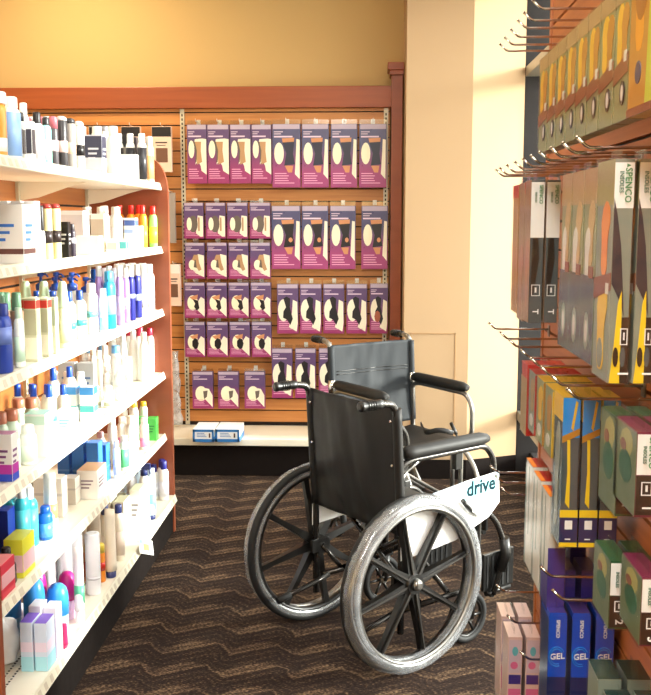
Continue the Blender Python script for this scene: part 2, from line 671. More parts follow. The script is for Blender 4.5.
def support_pack(x0, x1, yt, yb, kind, where, grp):
    Y = 5.945
    a, c = on(x0, yb, 'Y', Y), on(x1, yt, 'Y', Y)
    W, H = c.x - a.x - .003, c.z - a.z
    D = .035
    t = empty('support_package', ((a.x + c.x) / 2, Y + D, a.z))
    nm = {'knee': 'purple package picturing a long beige knee sleeve', 'knee_navy': 'large purple package picturing a navy knee wrap',
          'knee_open': 'large purple package picturing a dark open knee brace', 'elbow': 'small purple package picturing a grey elbow sleeve',
          'ankle': 'small purple package picturing a tan ankle support', 'wrist': 'small purple package picturing a black wrist wrap',
          'palm': 'small purple package picturing a black palm support', 'splint': 'purple package picturing a black wrist splint',
          'glove': 'purple package picturing a black glove splint', 'hand': 'small purple package picturing a pale hand wrap'}[kind]
    want(t, nm, where, 'package', grp)
    big = kind in ('knee_navy', 'knee_open')
    bz = MB().box(-W / 2, W / 2, -D, 0, 0, H * .93, None, .0015).build('box', purb if big else pur, t)
    b = MB()
    b.box(-W / 2 + .001, W / 2 - .001, -D * .55, -D * .45, H * .92, H * 1.0, clearp)
    b.build('hang_tab', None, t)
    y = -D - .0002
    art('header_band', headerw, [(.03, .855), (.97, .855), (.97, .925), (.03, .925)], W, H, 1, t, y)
    b = MB()
    for i, (q, w) in enumerate(((.815, .32), (.785, .25), (.745, .66))):
        hgt = .022 if i == 2 else .011
        b.box(-W * .44, -W * .44 + W * w, y - .0008, y, H * (q - hgt / 2), H * (q + hgt / 2), ink)
    for i, w in enumerate((.42, .5, .46, .5, .7)):
        q = (.20 if big else .22) - i * .035
        b.box(-W * .42, -W * .42 + W * w, y - .0008, y, H * q, H * (q + .012), ink2)
    b.build('text_lines', None, t)
    F = .72 if H > .2 else .66
    if kind == 'knee':
        art('printed_leg', cream, [(.42, .30), (.55, .36), (.68, .28), (.72, .2), (1 - .02, .14), (.98, .70), (.80, .71), (.40, .70), (.34, .60), (.46, .5)], W, H, 1, t, y)
        art('printed_brace', tan_br, [(.40, .66), (.72, .66), (.70, .52), (.76, .34), (.50, .30), (.46, .45)], W, H, 2, t, y)
        art('printed_grey_shape', grey_br, [(.28, .68), (.40, .66), (.50, .52), (.47, .34), (.41, .33), (.44, .5)], W, H, 3, t, y)  # grey piece of the printed picture
        art('printed_lens', lensm, ell(.22, .54, .15, .14), W, H, 4, t, y)
    elif big:
        art('printed_thigh', skin, [(.34, .72), (.78, .73), (.76, .64), (.38, .64)], W, H, 1, t, y)
        art('printed_calf', skin, [(.44, .32), (.74, .32), (.70, .22), (.56, .22)], W, H, 1, t, y)
        art('printed_leg', cream, [(.80, .20), (.97, .12), (.97, .70), (.86, .71), (.84, .5)], W, H, 1, t, y)
        art('printed_brace', brace_nv if kind == 'knee_navy' else brace_bk, [(.36, .66), (.78, .67), (.74, .5), (.80, .34), (.42, .32), (.50, .5)], W, H, 2, t, y)
        if kind == 'knee_open':
            art('printed_kneecap', skin, ell(.66, .43, .07, .035), W, H, 3, t, y)
        art('printed_lens', lensm, ell(.24, .50, .17, .16), W, H, 3, t, y)
    elif kind == 'elbow':
        art('printed_arm', cream, [(.60, .14), (.82, .05), (.97, .05), (.97, .58), (.70, .60), (.66, .35)], W, H, 1, t, y)
        art('printed_brace', grey_br, ell(.47, .38, .23, .22), W, H, 2, t, y)
        art('printed_lens', lensm, ell(.27, .38, .13, .17), W, H, 3, t, y)
        art('printed_strap', tan_br, [(.72, .2), (.80, .2), (.80, .55), (.72, .55)], W, H, 3, t, y)
    elif kind == 'ankle':
        art('printed_leg', cream, [(.30, .28), (.55, .14), (.97, .04), (.97, .60), (.66, .64), (.60, .5)], W, H, 1, t, y)
        art('printed_brace', tan_br, [(.34, .46), (.46, .62), (.66, .62), (.72, .42), (.84, .24), (.70, .2), (.58, .30)], W, H, 2, t, y)
        art('printed_lens', lensm, ell(.36, .36, .17, .13), W, H, 3, t, y)
        art('printed_heel', grey_br, [(.44, .3), (.60, .28), (.56, .48), (.50, .5)], W, H, 4, t, y)
    elif kind in ('wrist', 'palm'):
        art('printed_lens', lensm, ell(.40, .40, .26, .20), W, H, 1, t, y)
        art('printed_hand', cream, [(.60, .22), (.97, .03), (.97, .5), (.80, .56), (.66, .44)], W, H, 1, t, y)
        art('printed_thumb', skin, [(.24, .55), (.66, .62), (.62, .50), (.40, .48)], W, H, 2, t, y)
        p = [(.40, .50), (.66, .46), (.72, .26), (.60, .20), (.46, .30), (.52, .38)] if kind == 'wrist' else ell(.52, .36, .17, .15, 7)
        art('printed_brace', brace_bk, p, W, H, 3, t, y)
    elif kind in ('splint', 'glove'):
        art('printed_lens', cream, ell(.30, .44, .26, .21), W, H, 1, t, y)
        art('printed_arm', cream, [(.55, .12), (.92, .04), (.97, .2), (.95, .60), (.74, .64), (.70, .4)], W, H, 1, t, y)
        art('printed_brace', brace_bk, [(.30, .66), (.44, .70), (.62, .66), (.60, .50), (.74, .28), (.62, .16), (.48, .26), (.28, .30), (.30, .42), (.42, .50)], W, H, 2, t, y)
        if kind == 'glove':
            art('printed_glove', M('print_rust', (.62, .33, .22), .4), ell(.42, .32, .17, .11, 8), W, H, 3, t, y)
    else:
        art('printed_lens', lensm, ell(.42, .38, .28, .19), W, H, 1, t, y)
        art('printed_hand', cream, [(.50, .3), (.97, .04), (.97, .34), (.80, .50), (.60, .52)], W, H, 2, t, y)
        art('printed_wrap', grey_br, [(.52, .44), (.74, .46), (.70, .30), (.56, .24)], W, H, 3, t, y)
    # the hook that carries it
    hx = (a.x + c.x) / 2
    hk = MB()
    hz = c.z - H * .028
    hk.tube(bend([(hx, SY - .002, hz), (hx, Y - .03, hz), (hx, Y - .038, hz + .014)], .008, 3), .0022, hookw, 6)
    hk.box(hx - .012, hx + .012, SY - .004, SY, hz - .012, hz + .018, hookw)
    h = hk.build('peg_hook')
    want(h, 'slim white wire hook holding the package', where, 'hook', 'hooks of the back wall packages')


G = 'support packages on the back wall'
w = 'back wall top row'
for x0, x1 in ((187.5, 206.5), (207.5, 229), (230, 250.7), (251.5, 271.5)):
    support_pack(x0, x1, 120, 183.5, 'knee', w, G)
for x0, x1 in ((272.3, 300.6), (301.5, 329), (330.5, 357.6), (358.8, 387)):
    support_pack(x0, x1, 119, 187.5, 'knee_navy', w, G)
w = 'back wall second row'
for x0, x1 in ((184, 203.5), (205.6, 225.5), (227, 247.7), (249.6, 270.5)):
    support_pack(x0, x1, 200, 238.6, 'elbow', w, G)
for x0, x1 in ((271.5, 300.6), (301.5, 328.5), (329.5, 356), (361, 388.3)):
    support_pack(x0, x1, 201, 269, 'knee_open', w, G)
w = 'back wall third row'
for x0, x1 in ((185, 204.5), (207, 227), (228.5, 248.5), (250, 270.5)):
    support_pack(x0, x1, 240, 278.7, 'ankle', w, G)
w = 'back wall fourth row'
for x0, x1 in ((184.5, 205), (206.7, 227), (228.5, 249), (250.5, 271)):
    support_pack(x0, x1, 280, 318, 'wrist', w, G)
for x0, x1 in ((277, 298.5), (299.7, 321.7), (323, 344.5), (346, 367.5)):
    support_pack(x0, x1, 280.5, 333.5, 'splint', w, G)
support_pack(369.5, 388.3, 280, 333.5, 'glove', w, G)
w = 'back wall fifth row'
for x0, x1 in ((185, 205), (207, 228), (229.5, 250), (251.5, 271.5)):
    support_pack(x0, x1, 319.5, 357, 'palm', w, G)
for x0, x1 in ((271.8, 292.5), (295, 316), (318.5, 340)):
    support_pack(x0, x1, 345, 398, 'splint', w, G)
w = 'back wall lowest row'
for x0, x1 in ((192.5, 213), (218, 238.7), (244.5, 265)):
    support_pack(x0, x1, 369, 408.5, 'hand', w, G)


def plain_pack(name, label, x0, x1, yt, yb, mats, cat='package', Y=5.93):
    a, c = on(x0, yb, 'Y', Y), on(x1, yt, 'Y', Y)
    W, H = c.x - a.x, c.z - a.z
    t = empty(name, ((a.x + c.x) / 2, Y + .03, a.z))
    tag(t, label, cat)
    MB().box(-W / 2, W / 2, -.03, 0, 0, H * .95, mats[0], .001).build('card', None, t)
    if mats[1]:
        MB().box(-W / 2 + .002, W / 2 - .002, -.031, -.0301, H * .74, H * .94, mats[1]).build('header_band', None, t)
    if mats[2]:
        MB().box(-W * .30, W * .30, -.031, -.0301, H * .20, H * .50, mats[2]).build('printed_picture', None, t)
        MB().box(-W * .32, W * .28, -.031, -.0301, H * .60, H * .63, M('ink_dark', (.3, .22, .2))).box(-W * .26, W * .2, -.031, -.0301, H * .55, H * .565, M('ink_dark')).build('text_lines', None, t)
    hx = (a.x + c.x) / 2
    MB().tube(bend([(0, SY - Y - .032, H * .97), (0, -.05, H * .97), (0, -.058, H * .97 + .014)], .008, 3), .0022, hookw, 6).build('hanger_wire', None, t)
    return t


pinkc = M('card_peach', (.93, .80, .72), .4)
plain_pack('hosiery_package', 'peach and black hosiery package hanging beside the left shelving end panel', 152.5, 171, 124, 172, (pinkc, brace_bk, M('print_brown', (.45, .30, .22))))
plain_pack('hosiery_package', 'black and pale hosiery package hanging behind the top shelf bottles', 122, 140, 124, 172, (pinkc, brace_bk, M('print_brown')))
plain_pack('hosiery_package', 'white hosiery package hanging behind top shelf beside the grey carton', 90, 108, 124, 172, (M('card_white', (.93, .92, .88)), brace_bk, M('print_brown')))
plain_pack('blister_package', 'narrow clear and grey blister package hanging right of shelving end panel', 165.5, 174.5, 190, 243, (M('card_grey', (.62, .58, .55), .3), None, None))
plain_pack('carded_package', 'pale pink card package hanging low beside shelving end panel', 168, 180, 262, 306, (pinkc, M('card_white'), M('print_brown')))
# crumpled clear bag hanging low
a, c = on(169, 425, 'Y', 5.9), on(181, 352, 'Y', 5.9)
b = MB()
rr = []
for i in range(13):
    f = i / 12
    wv = .035 * (1 - .45 * f) * (1 + .22 * math.sin(i * 2.1))
    rr.append([V(((a.x + c.x) / 2 + wv * math.cos(q) * (1 + .2 * math.sin(3 * q + i)), 5.92 + .025 * math.sin(q), a.z + (c.z - a.z) * f)) for q in [2 * PI * j / 14 for j in range(14)]])
b.rings(rr)
tag(b.build('plastic_bag', clear('bag_film', (.9, .92, .93), .2, .15, .35)), 'crumpled clear plastic bag hanging low beside the slotted standard', 'bag')

# two blue and white cartons on the base deck
bl = M('carton_blue', (.16, .45, .72), .4)
wt = M('carton_white', (.92, .93, .93), .4)
for i, (x0, x1, lab) in enumerate(((192.5, 214.5, 'left of the two blue and white glove cartons on cream base deck'), (215, 240, 'right of the two blue and white glove cartons on cream base deck'))):
    p, q = on(x0, 442, 'Z', .232), on(x1, 442, 'Z', .232)
    t = empty('carton', ((p.x + q.x) / 2, p.y, .2325))
    W = q.x - p.x - .004
    tag(t, lab, 'carton', 'cartons on the base deck')
    b = MB().box(-W / 2, W / 2, 0, .21, 0, .075, wt, .001)
    b.build('box', None, t)
    b = MB()
    b.box(-W / 2, W / 2, -.0008, -.0001, 0, .018, bl).box(-W / 2, W / 2, -.0008, -.0001, .06, .075, bl).box(-W / 2, -W / 2 + .012, -.0008, -.0001, 0, .075, bl).box(W / 2 - .012, W / 2, -.0008, -.0001, 0, .075, bl)
    b.box(-W / 2 - .0008, -W / 2 - .0001, 0, .21, 0, .03, bl).box(W / 2 + .0001, W / 2 + .0008, 0, .21, 0, .03, bl)
    b.build('blue_border', None, t)
    b = MB()
    for k in range(3):
        b.box(-W * .3, W * (.05 + .05 * k), -.0008, -.0001, .05 - k * .01, .0535 - k * .01, bl)
    b.box(W * .26, W * .33, -.0008, -.0001, .026, .052, M('ink_dark'))
    b.build('print', None, t)

# ======================================================= LEFT GONDOLA SHELVES
GY0, GY1 = 2.372, 4.585          # between the two end panels
GXB, GXF = -1.318, -.978        # back panel and shelf front
SH = [1.682, 1.388, 1.092, .789, .489, .185]
gd = empty('shelving_unit', (GXB, (GY0 + GY1) / 2, 0))
tag(gd, 'long white gondola shelving with six price-channel shelves and red-brown wooden end panel', 'shelving')
b = MB()
z = .2
while z < 1.75:
    b.box(GXB - .012, GXB, GY0, GY1, z, min(z + .144, 1.74), gslat_m)
    z += .1535
b.box(GXB - .03, GXB - .012, GY0, GY1, 0, 1.75, groove_m)
loc(b, 'slat_panel', gd)


def endpanel(y0, name):
    # rounded upper front corner
    xf, zt, r = -.938, 1.80, .10
    pts = [(GXB - .03, 0), (xf, 0), (xf, zt - r * 1.6)]
    for i in range(1, 9):
        q = PI / 2 * i / 8
        pts.append((xf - .06 * (1 - math.cos(q)) , zt - r * 1.6 + r * 1.6 * math.sin(q)) if 0 else (xf - .085 * (1 - math.cos(q)), zt - .16 + .16 * math.sin(q)))
    pts.append((GXB - .03, zt))
    bb = MB()
    bb.prism(pts, (0, y0, 0), (1, 0, 0), (0, 0, 1), (0, 1, 0), .028, end_m)
    loc(bb, name, gd)


endpanel(GY1, 'end_panel')
endpanel(GY0 - .03, 'end_panel')
price = M('price_ticket', (.80, .76, .68), .5)
for i, zs in enumerate(SH):
    xf = GXF if i < 5 else -.935
    b = MB()
    b.box(GXB, xf, GY0, GY1, zs - .026, zs, shelf_m, .0015)
    # perforation slots near the front
    n = 0
    y = GY0 + .03
    if i == 5:
        while y < GY1 - .02:
            for xx in (-1.035, -1.06):
                b.box(xx, xx + .006, y, y + .008, zs, zs + .0006, groove_m)
            y += .0165
    sh = loc(b, 'shelf', gd)
    # tilted price channel
    b = MB()
    b.prism([(xf, zs + .004), (xf + .004, zs + .004), (xf + .014, zs - .027), (xf + .009, zs - .030), (xf, zs - .026)], (0, GY0, 0), (1, 0, 0), (0, 0, 1), (0, 1, 0), GY1 - GY0 - .002, lip_m)
    y = GY0 + .05
    while y < GY1 - .06:
        if random.random() < .8:
            w_ = random.uniform(.022, .034)
            b.prism([(xf + .0048, zs - .002), (xf + .0057, zs - .0015), (xf + .0137, zs - .0235), (xf + .0128, zs - .024)], (0, y, 0), (1, 0, 0), (0, 0, 1), (0, 1, 0), w_, price)
        y += .052
    ch = b.build('price_channel', None, sh)
    ch.data.transform(Matrix.Translation(-gd.location))
for ys in (2.74, 3.65, 4.555):
    ys_ = ys
    b = MB()
    b.box(GXB, GXB + .012, ys - .012, ys + .012, .19, 1.76, stdm)
    zz = .22
    while zz < 1.74:
        b.box(GXB + .0121, GXB + .0128, ys - .003, ys + .003, zz, zz + .014, groove_m)
        zz += .0254
    loc(b, 'slotted_standard', gd)
    for i, zs in enumerate(SH[:5]):
        b = MB()
        b.prism([(GXB + .012, zs - .027), (GXB + .27, zs - .027), (GXB + .20, zs - .045), (GXB + .08, zs - .085), (GXB + .012, zs - .095)], (0, ys - .003, 0), (1, 0, 0), (0, 0, 1), (0, 1, 0), .006, shelf_m)
        loc(b, 'bracket', gd)
loc(MB().box(GXB - .03, -.945, GY0, GY1, 0, .155, dark_m), 'kick_plate', gd)
# tilted price card hanging off the lowest shelf lip
pc = on(146, 547, 'X', -.9)
t = empty('price_card', pc)
tag(t, 'small white tilted price card clipped to the lowest shelf lip', 'price card')
u = V((.35, .80, -.36)).normalized()
n = u.cross(V((-.25, .3, .9))).normalized()
v = n.cross(u).normalized()
if v.z < 0:
    v = -v
b = MB()
b.prism([(-.05, -.03), (.05, -.03), (.05, .03), (-.05, .03)], (0, 0, 0), u, v, n, .0012, white)
b.build('card', None, t)
MB().prism([(-.02, -.015), (.02, -.015), (.02, .012), (-.02, .012)], n * .0014 * (1 if n.y < 0 else -1), u, v, n, .0004, M('print_ochre', (.80, .72, .42))).build('print', None, t)
MB().prism([(-.046, .012), (-.02, .012), (-.02, .026), (-.046, .026)], n * .0014 * (1 if n.y < 0 else -1), u, v, n, .0004, M('print_pale_blue', (.55, .72, .86))).build('logo', None, t)
MB().tube([(-.0345, 0, .022), (-.02, 0, .018), (0, 0, .0)], .002, chrome, 6).build('clip', None, t)

# ================================================= PRODUCTS ON THE SHELVES
WH = (.95, .95, .93)
FRONT = [-1.015, -1.015, -1.015, -1.015, -1.015, -.975]
SHN = ['on top shelf', 'on second shelf', 'on third shelf', 'on fourth shelf', 'on fifth shelf', 'on lowest shelf']


def place(xc, ytop, si, X):
    zs = SH[si]
    y = 300
    for _ in range(6):
        p = on(xc, y, 'X', X)
        y = px((X, p.y, zs + .03))[1]
    p = on(xc, y, 'X', X)
    top = on(xc, ytop, 'X', X).z
    return V((X, p.y, zs + .0008)), top - zs


OCC = []
DUPS = []


def put(si, kind, xc, ytop, wpx, desc, cat, body=WH, cap=WH, lab=None, row=0, **k):
    """one product: xc, ytop, wpx are where the photo shows it; row 0 stands at the shelf's front edge"""
    X = FRONT[si] - .02
    p, h = place(xc, ytop, si, X)
    d = wpx * min(p.y, GY1) / FPX * 1.2
    X = (-.984 if si < 5 else -.941) - k.get('depth', d) / 2 - row * .075 - k.get('dx', 0)
    p, h = place(xc, ytop, si, X)
    d = wpx * min(p.y, GY1) / FPX * 1.2
    hx_ = k.get('depth', d) / 2
    hy_ = k['wide'] / 2 if 'wide' in k else d / 2 * (k.get('sy', 1.5) if kind == 'oval' else 1)
    ymax = GY1 - hy_ - .004
    if p.y > ymax:                       # keep it this side of the end panel
        q_ = on(xc, px((p.x, p.y, p.z + h / 2))[1], 'Y', ymax)
        p.x, p.y = max(GXB + .02 + hx_, min(q_.x, FRONT[si] + .02 - hx_)), ymax
    p.y = max(p.y, GY0 + hy_ + .004)
    best = None
    for dist, ox, oy in sorted((abs(a) + abs(c) * .6, -a, c) for a in [i * .01 for i in range(0, 14)] for c in [j * .01 for j in range(-9, 10)]):
        nx, ny = p.x + ox, p.y + oy
        if nx - hx_ < GXB + .018 or not GY0 + hy_ + .002 <= ny <= ymax + .001:
            continue
        if not any(s_ == si and abs(nx - x_) < hx_ + a_ + .0015 and abs(ny - y_) < hy_ + b_ + .0015 for s_, x_, y_, a_, b_ in OCC):
            best = (nx, ny)
            break
    if best:
        p.x, p.y = best
    else:
        print('CROWD', desc)
    lim = (SH[si - 1] - .035 - SH[si]) if si else .3
    h = max(.03, min(h, lim))
    nm = k.get('name', {'round': 'bottle', 'oval': 'bottle', 'pump': 'pump_bottle', 'can': 'spray_can', 'tube': 'tube', 'box': 'carton', 'dome': 'tub', 'roll': 'roll', 'cone': 'bottle', 'trigger': 'spray_bottle'}[kind])
    t = empty(nm, p, k.get('rz', 0))
    bm_, cm_ = C(body), C(cap)
    OCC.append((si, p.x, p.y, hx_, hy_))
    DUPS.append((t, si, desc, cat, hx_, hy_, row))
    r = d / 2
    if kind in ('round', 'oval', 'pump', 'cone', 'trigger'):
        sy = 1 if kind != 'oval' else k.get('sy', 1.5)
        ch = k.get('ch', .17) * h
        bh = h - ch
        if kind == 'pump':
            ch = .3 * h
            bh = h - ch
        neck = r * k.get('nr', .6)
        if kind == 'cone':
            prof = [(r * .9, 0), (r, .004), (r, bh * .6), (r * .8, bh * .9), (neck, bh)]
        else:
            prof = [(r * .9, 0), (r, .004), (r, bh * .86), (r * .95, bh * .91), (r * .78, bh * .965), (neck, bh * .99), (neck, bh)]
        o = MB().lathe(prof, m=bm_, n=20, sy=sy).build('body', None, t)
        if kind == 'pump':
            b = MB()
            b.lathe([(neck * 1.25, bh), (neck * 1.35, bh + .004), (neck * 1.3, bh + ch * .32), (neck * .5, bh + ch * .42), (neck * .35, bh + ch * .45), (neck * .35, bh + ch * .74), (neck * .8, bh + ch * .76), (neck * .8, bh + ch * .96), (neck * .5, h)], m=cm_, n=14)
            b.tube([(0, 0, bh + ch * .88), (.5 * r + .01, -.3 * r, bh + ch * .88), (.75 * r + .014, -.4 * r, bh + ch * .74)], neck * .26, cm_, 7)
            b.build('pump', None, t)
        elif kind == 'cone':
            MB().lathe([(neck * 1.15, bh), (neck * 1.2, bh + .003), (neck * .75, h * .96), (neck * .5, h)], m=cm_, n=14).build('cap', None, t)
        elif kind == 'trigger':
            b = MB().lathe([(neck * 1.2, bh), (neck * 1.2, bh + ch * .4), (neck * .6, bh + ch * .55)], m=cm_, n=14)
            b.box(-.012, .03, -.008, .008, bh + ch * .5, h, cm_, .003)
            b.tube([(.022, 0, bh + ch * .55), (.026, 0, bh + ch * .1)], .003, cm_, 6)
            b.build('trigger', None, t)
        else:
            cr = k.get('cr', max(neck * 1.15, r * .74))
            MB().lathe([(cr * .97, bh - .002), (cr, bh), (cr * .96, h - .003), (cr * .8, h)], m=cm_, n=18, sy=1 if kind == 'round' else min(sy, 1.25)).build('cap', None, t)
        if lab:
            z0, z1 = k.get('lz', (.12, .62))
            MB().lathe([(r * .99, bh * z0), (r * 1.012, bh * z0), (r * 1.012, bh * z1), (r * .99, bh * z1)], m=C(lab), n=20, sy=sy).build('label', None, t)
            if k.get('lab2'):
                MB().lathe([(r * .99, bh * (z0 + .14)), (r * 1.024, bh * (z0 + .14)), (r * 1.024, bh * (z0 + .26)), (r * .99, bh * (z0 + .26))], m=C(k['lab2']), n=20, sy=sy).build('label_band', None, t)
    elif kind == 'can':
        ch = k.get('ch', .26) * h
        MB().lathe([(r * .93, 0), (r, .003), (r, h - ch), (r * .9, h - ch + .003)], m=bm_, n=20).build('body', None, t)
        MB().lathe([(r * .95, h - ch + .002), (r * .95, h - r * .5), (r * .8, h - r * .18), (r * .45, h)], m=cm_, n=20).build('cap', None, t)
        if lab:
            MB().lathe([(r * .99, h * .3), (r * 1.012, h * .3), (r * 1.012, h * .52), (r * .99, h * .52)], m=C(lab), n=20).build('label', None, t)
    elif kind == 'tube':
        # tube standing on its cap, crimped flat at the top
        ch = k.get('ch', .16) * h
        MB().lathe([(r * .8, 0), (r * .86, .002), (r * .86, ch)], m=cm_, n=18, sy=1.1).build('cap', None, t)
        b = MB()
        rr = []
        for i in range(9):
            f = i / 8
            a = r * (1 - f * .12)
            c_ = r * (1 - f) ** .6 * 1.0 + .0018
            rr.append([V((a * math.cos(q) if k.get('flatx') is None else c_ * math.cos(q), (c_ if k.get('flatx') is None else a) * math.sin(q), ch + (h - ch) * f)) for q in [2 * PI * j / 18 for j in range(18)]])
        b.rings(rr, bm_)
        b.build('body', None, t)
        if lab:
            MB().lathe([(r * .9, ch * 1.6), (r * 1.01, ch * 1.6), (r * .99, h * .5), (r * .88, h * .5)], m=C(lab), n=18, sy=.93).build('label', None, t)
    elif kind == 'box':
        D = k.get('depth', d)                # along X
        Wd = k.get('wide', .06)              # along Y
        b = MB().box(-D / 2, D / 2, -Wd / 2, Wd / 2, 0, h, bm_, .0012)
        b.build('box', None, t)
        if k.get('top'):
            MB().box(-D / 2 + .001, D / 2 - .001, -Wd / 2 + .001, Wd / 2 - .001, h, h + .0006, C(k['top'])).build('printed_top', None, t)
        for j, (z0, z1, colr) in enumerate(k.get('bands', ())):
            b = MB()
            m_ = C(colr)
            b.box(D / 2, D / 2 + .0006, -Wd / 2 + .001, Wd / 2 - .001, h * z0, h * z1, m_)
            b.box(-D / 2 + .001, D / 2 - .001, -Wd / 2 - .0006, -Wd / 2, h * z0, h * z1, m_)
            b.build('printed_band', None, t)
        if k.get('dots'):
            b = MB()
            m_ = C(k['dots'])
            for j in range(3):
                b.box(-D * .3, D * (.3 - .1 * j), -Wd / 2 - .0009, -Wd / 2, h * (.62 - .12 * j), h * (.67 - .12 * j), m_)
                b.box(D / 2, D / 2 + .0009, -Wd * .3, Wd * (.3 - .1 * j), h * (.62 - .12 * j), h * (.67 - .12 * j), m_)
            b.build('print', None, t)
    elif kind == 'dome':
        MB().lathe([(r * .8, 0), (r * .88, .003), (r * .95, h * .42)], m=bm_, n=24).build('body', None, t)
        MB().lathe([(r * 1.0, h * .42), (r * 1.0, h * .72), (r * .96, h * .82), (r * .82, h * .92), (r * .5, h * .985), (r * .05, h)], m=cm_, n=24).build('lid', None, t)
    elif kind == 'roll':
        b = MB().lathe([(r * .97, 0), (r, .003), (r, h - .004), (r * .93, h), (r * .55, h), (r * .5, h - .006)], m=bm_, n=22)
        b.build('body', None, t)
        if lab:
            MB().lathe([(r * .99, h * .25), (r * 1.01, h * .25), (r * 1.01, h * .3), (r * .99, h * .3)], m=C(lab), n=22).build('label', None, t)
    want(t, desc, SHN[si], cat, 'goods ' + SHN[si])
    return t


BK = (.09, .08, .09)
CH = (.28, .26, .28)
# ---- top shelf
put(0, 'oval', 1.5, 93, 9, 'orange bottle with broad white cap', 'bottle', (.96, .62, .25), WH, WH, lz=(.1, .35), cr=.017)
put(0, 'oval', 13, 98, 13, 'tall white bottle with pale blue label', 'bottle', WH, WH, (.53, .69, .90), lz=(.06, .9), sy=1.7)
put(0, 'oval', 25, 104, 8, 'plain white bottle behind the blue-labelled one', 'bottle', WH, WH, None, row=1)
put(0, 'box', 31, 122, 6, 'slim white carton with dark stripe', 'carton', WH, bands=((.2, .8, CH),), depth=.018, wide=.03)
put(0, 'round', 38, 113, 11, 'white bottle with round black cap', 'bottle', WH, BK, (.90, .88, .92), ch=.22, cr=.012)
put(0, 'oval', 47, 118, 8, 'aqua bottle with black cap', 'bottle', (.55, .86, .82), BK, (.72, .92, .88), ch=.16)
put(0, 'can', 54, 117, 8, 'black can with rose pink top', 'can', CH, (.75, .40, .45), (.92, .82, .86))
put(0, 'can', 62.5, 117, 9.5, 'black hairspray can with pinkish label', 'spray can', (.2, .19, .2), (.82, .80, .78), (.93, .84, .82), ch=.1)
put(0, 'can', 71, 119, 9, 'slim silver can with black stripes', 'spray can', (.62, .60, .58), (.22, .21, .22), (.95, .83, .72), ch=.12)
put(0, 'can', 79.5, 122, 9, 'white can with black lower band', 'spray can', (.95, .92, .90), (.9, .88, .86), BK, ch=.12)
put(0, 'box', 96, 136, 15, 'dark navy and silver carton', 'carton', (.80, .82, .86), depth=.065, wide=.06, bands=((.42, .97, (.24, .25, .33)),), dots=(.85, .86, .9))
put(0, 'round', 98, 126, 9, 'white bottle with black speckled top behind dark carton', 'bottle', WH, BK, None, row=2, ch=.08)
put(0, 'round', 106, 127, 8, 'white bottle with grey cap behind dark carton', 'bottle', WH, (.6, .6, .62), None, row=2, ch=.08)
put(0, 'oval', 114, 127, 11, 'tall glossy white bottle', 'bottle', WH, WH, (.96, .94, .94), row=.5, sy=1.2)
put(0, 'box', 130, 155, 15, 'blank white carton in front of black cartons', 'carton', WH, depth=.066, wide=.055)
put(0, 'box', 127, 136, 7, 'black carton with silver vertical stripe', 'carton', BK, row=1.3, depth=.03, wide=.05, bands=((.55, .75, (.6, .58, .55)),))
put(0, 'box', 135, 139, 7, 'charcoal carton with grey print', 'carton', CH, row=1.3, depth=.03, wide=.05, dots=(.7, .68, .66))
put(0, 'round', 142.5, 134, 7.5, 'white bottle with black side label', 'bottle', WH, WH, (.2, .2, .22), lz=(.05, .85))
put(0, 'oval', 150, 137, 7, 'cream bottle with orange back nearest the end panel', 'bottle', (.97, .88, .76), WH, (.93, .72, .48), lz=(.1, .7))
# ---- second shelf
put(1, 'box', 8, 205, 34, 'large white carton with blue patch and brown band', 'carton', WH, depth=.13, wide=.10, bands=((.16, .25, (.42, .28, .26)),), top=(.80, .78, .84), dots=(.25, .50, .85))
put(1, 'box', 27, 201, 8, 'narrow upright white carton with blue foot', 'carton', WH, depth=.03, wide=.05, bands=((.2, .32, (.70, .82, .95)),), row=0)
put(1, 'round', 35, 205, 6, 'white bottle with tall black cap', 'bottle', WH, BK, (.93, .92, .94), ch=.44, cr=.009)
put(1, 'round', 41, 206, 6, 'white bottle with tall black cap', 'bottle', WH, BK, (.93, .92, .94), ch=.44, cr=.009)
for xx in (48, 56.5):
    put(1, 'can', xx, 204, 8.5, 'pale gold can with black and red top', 'spray can', (.88, .84, .62), (.62, .20, .18), (.20, .16, .16), ch=.10)
put(1, 'box', 65, 222, 9, 'black carton with white vertical lettering', 'carton', BK, depth=.034, wide=.03, dots=(.85, .85, .85))
put(1, 'round', 72.5, 224, 6, 'small dark purple tube bottle', 'bottle', (.22, .19, .24), (.15, .13, .16), (.8, .8, .84), lz=(.5, .7))
put(1, 'box', 73, 211, 20, 'grey topped white carton stacked at back', 'carton', (.90, .89, .90), row=1.5, depth=.11, wide=.08, top=(.50, .46, .52), bands=((.3, .9, (.80, .79, .81)),))
put(1, 'box', 89, 236, 22, 'low blank white carton', 'carton', WH, depth=.09, wide=.06)
put(1, 'box', 100, 214, 12, 'taupe and white carton at back', 'carton', WH, row=1.3, depth=.055, wide=.06, bands=((.25, .85, (.80, .75, .68)),))
put(1, 'round', 105, 206, 9, 'tall white bottle behind the taupe carton', 'bottle', WH, WH, None, row=2.1)
put(1, 'oval', 116.5, 207, 10, 'tall white bottle with broad white cap', 'bottle', WH, WH, (.96, .95, .96), row=1)
put(1, 'box', 113, 239, 9, 'little cream carton with peach print', 'carton', (.96, .93, .88), depth=.04, wide=.035, bands=((.2, .7, (.95, .85, .72)),))
put(1, 'box', 122.5, 239, 9, 'little white carton with teal print', 'carton', WH, depth=.04, wide=.035, bands=((.2, .75, (.35, .72, .74)),))
put(1, 'box', 131.5, 218, 12, 'white carton with navy stripes', 'carton', WH, row=.7, depth=.05, wide=.06, bands=((.74, .92, (.30, .40, .68)), (.5, .62, (.62, .70, .86))))
put(1, 'box', 138.5, 226, 8, 'small white carton beside the yellow bottles', 'carton', WH, depth=.035, wide=.05, dots=(.8, .78, .76))
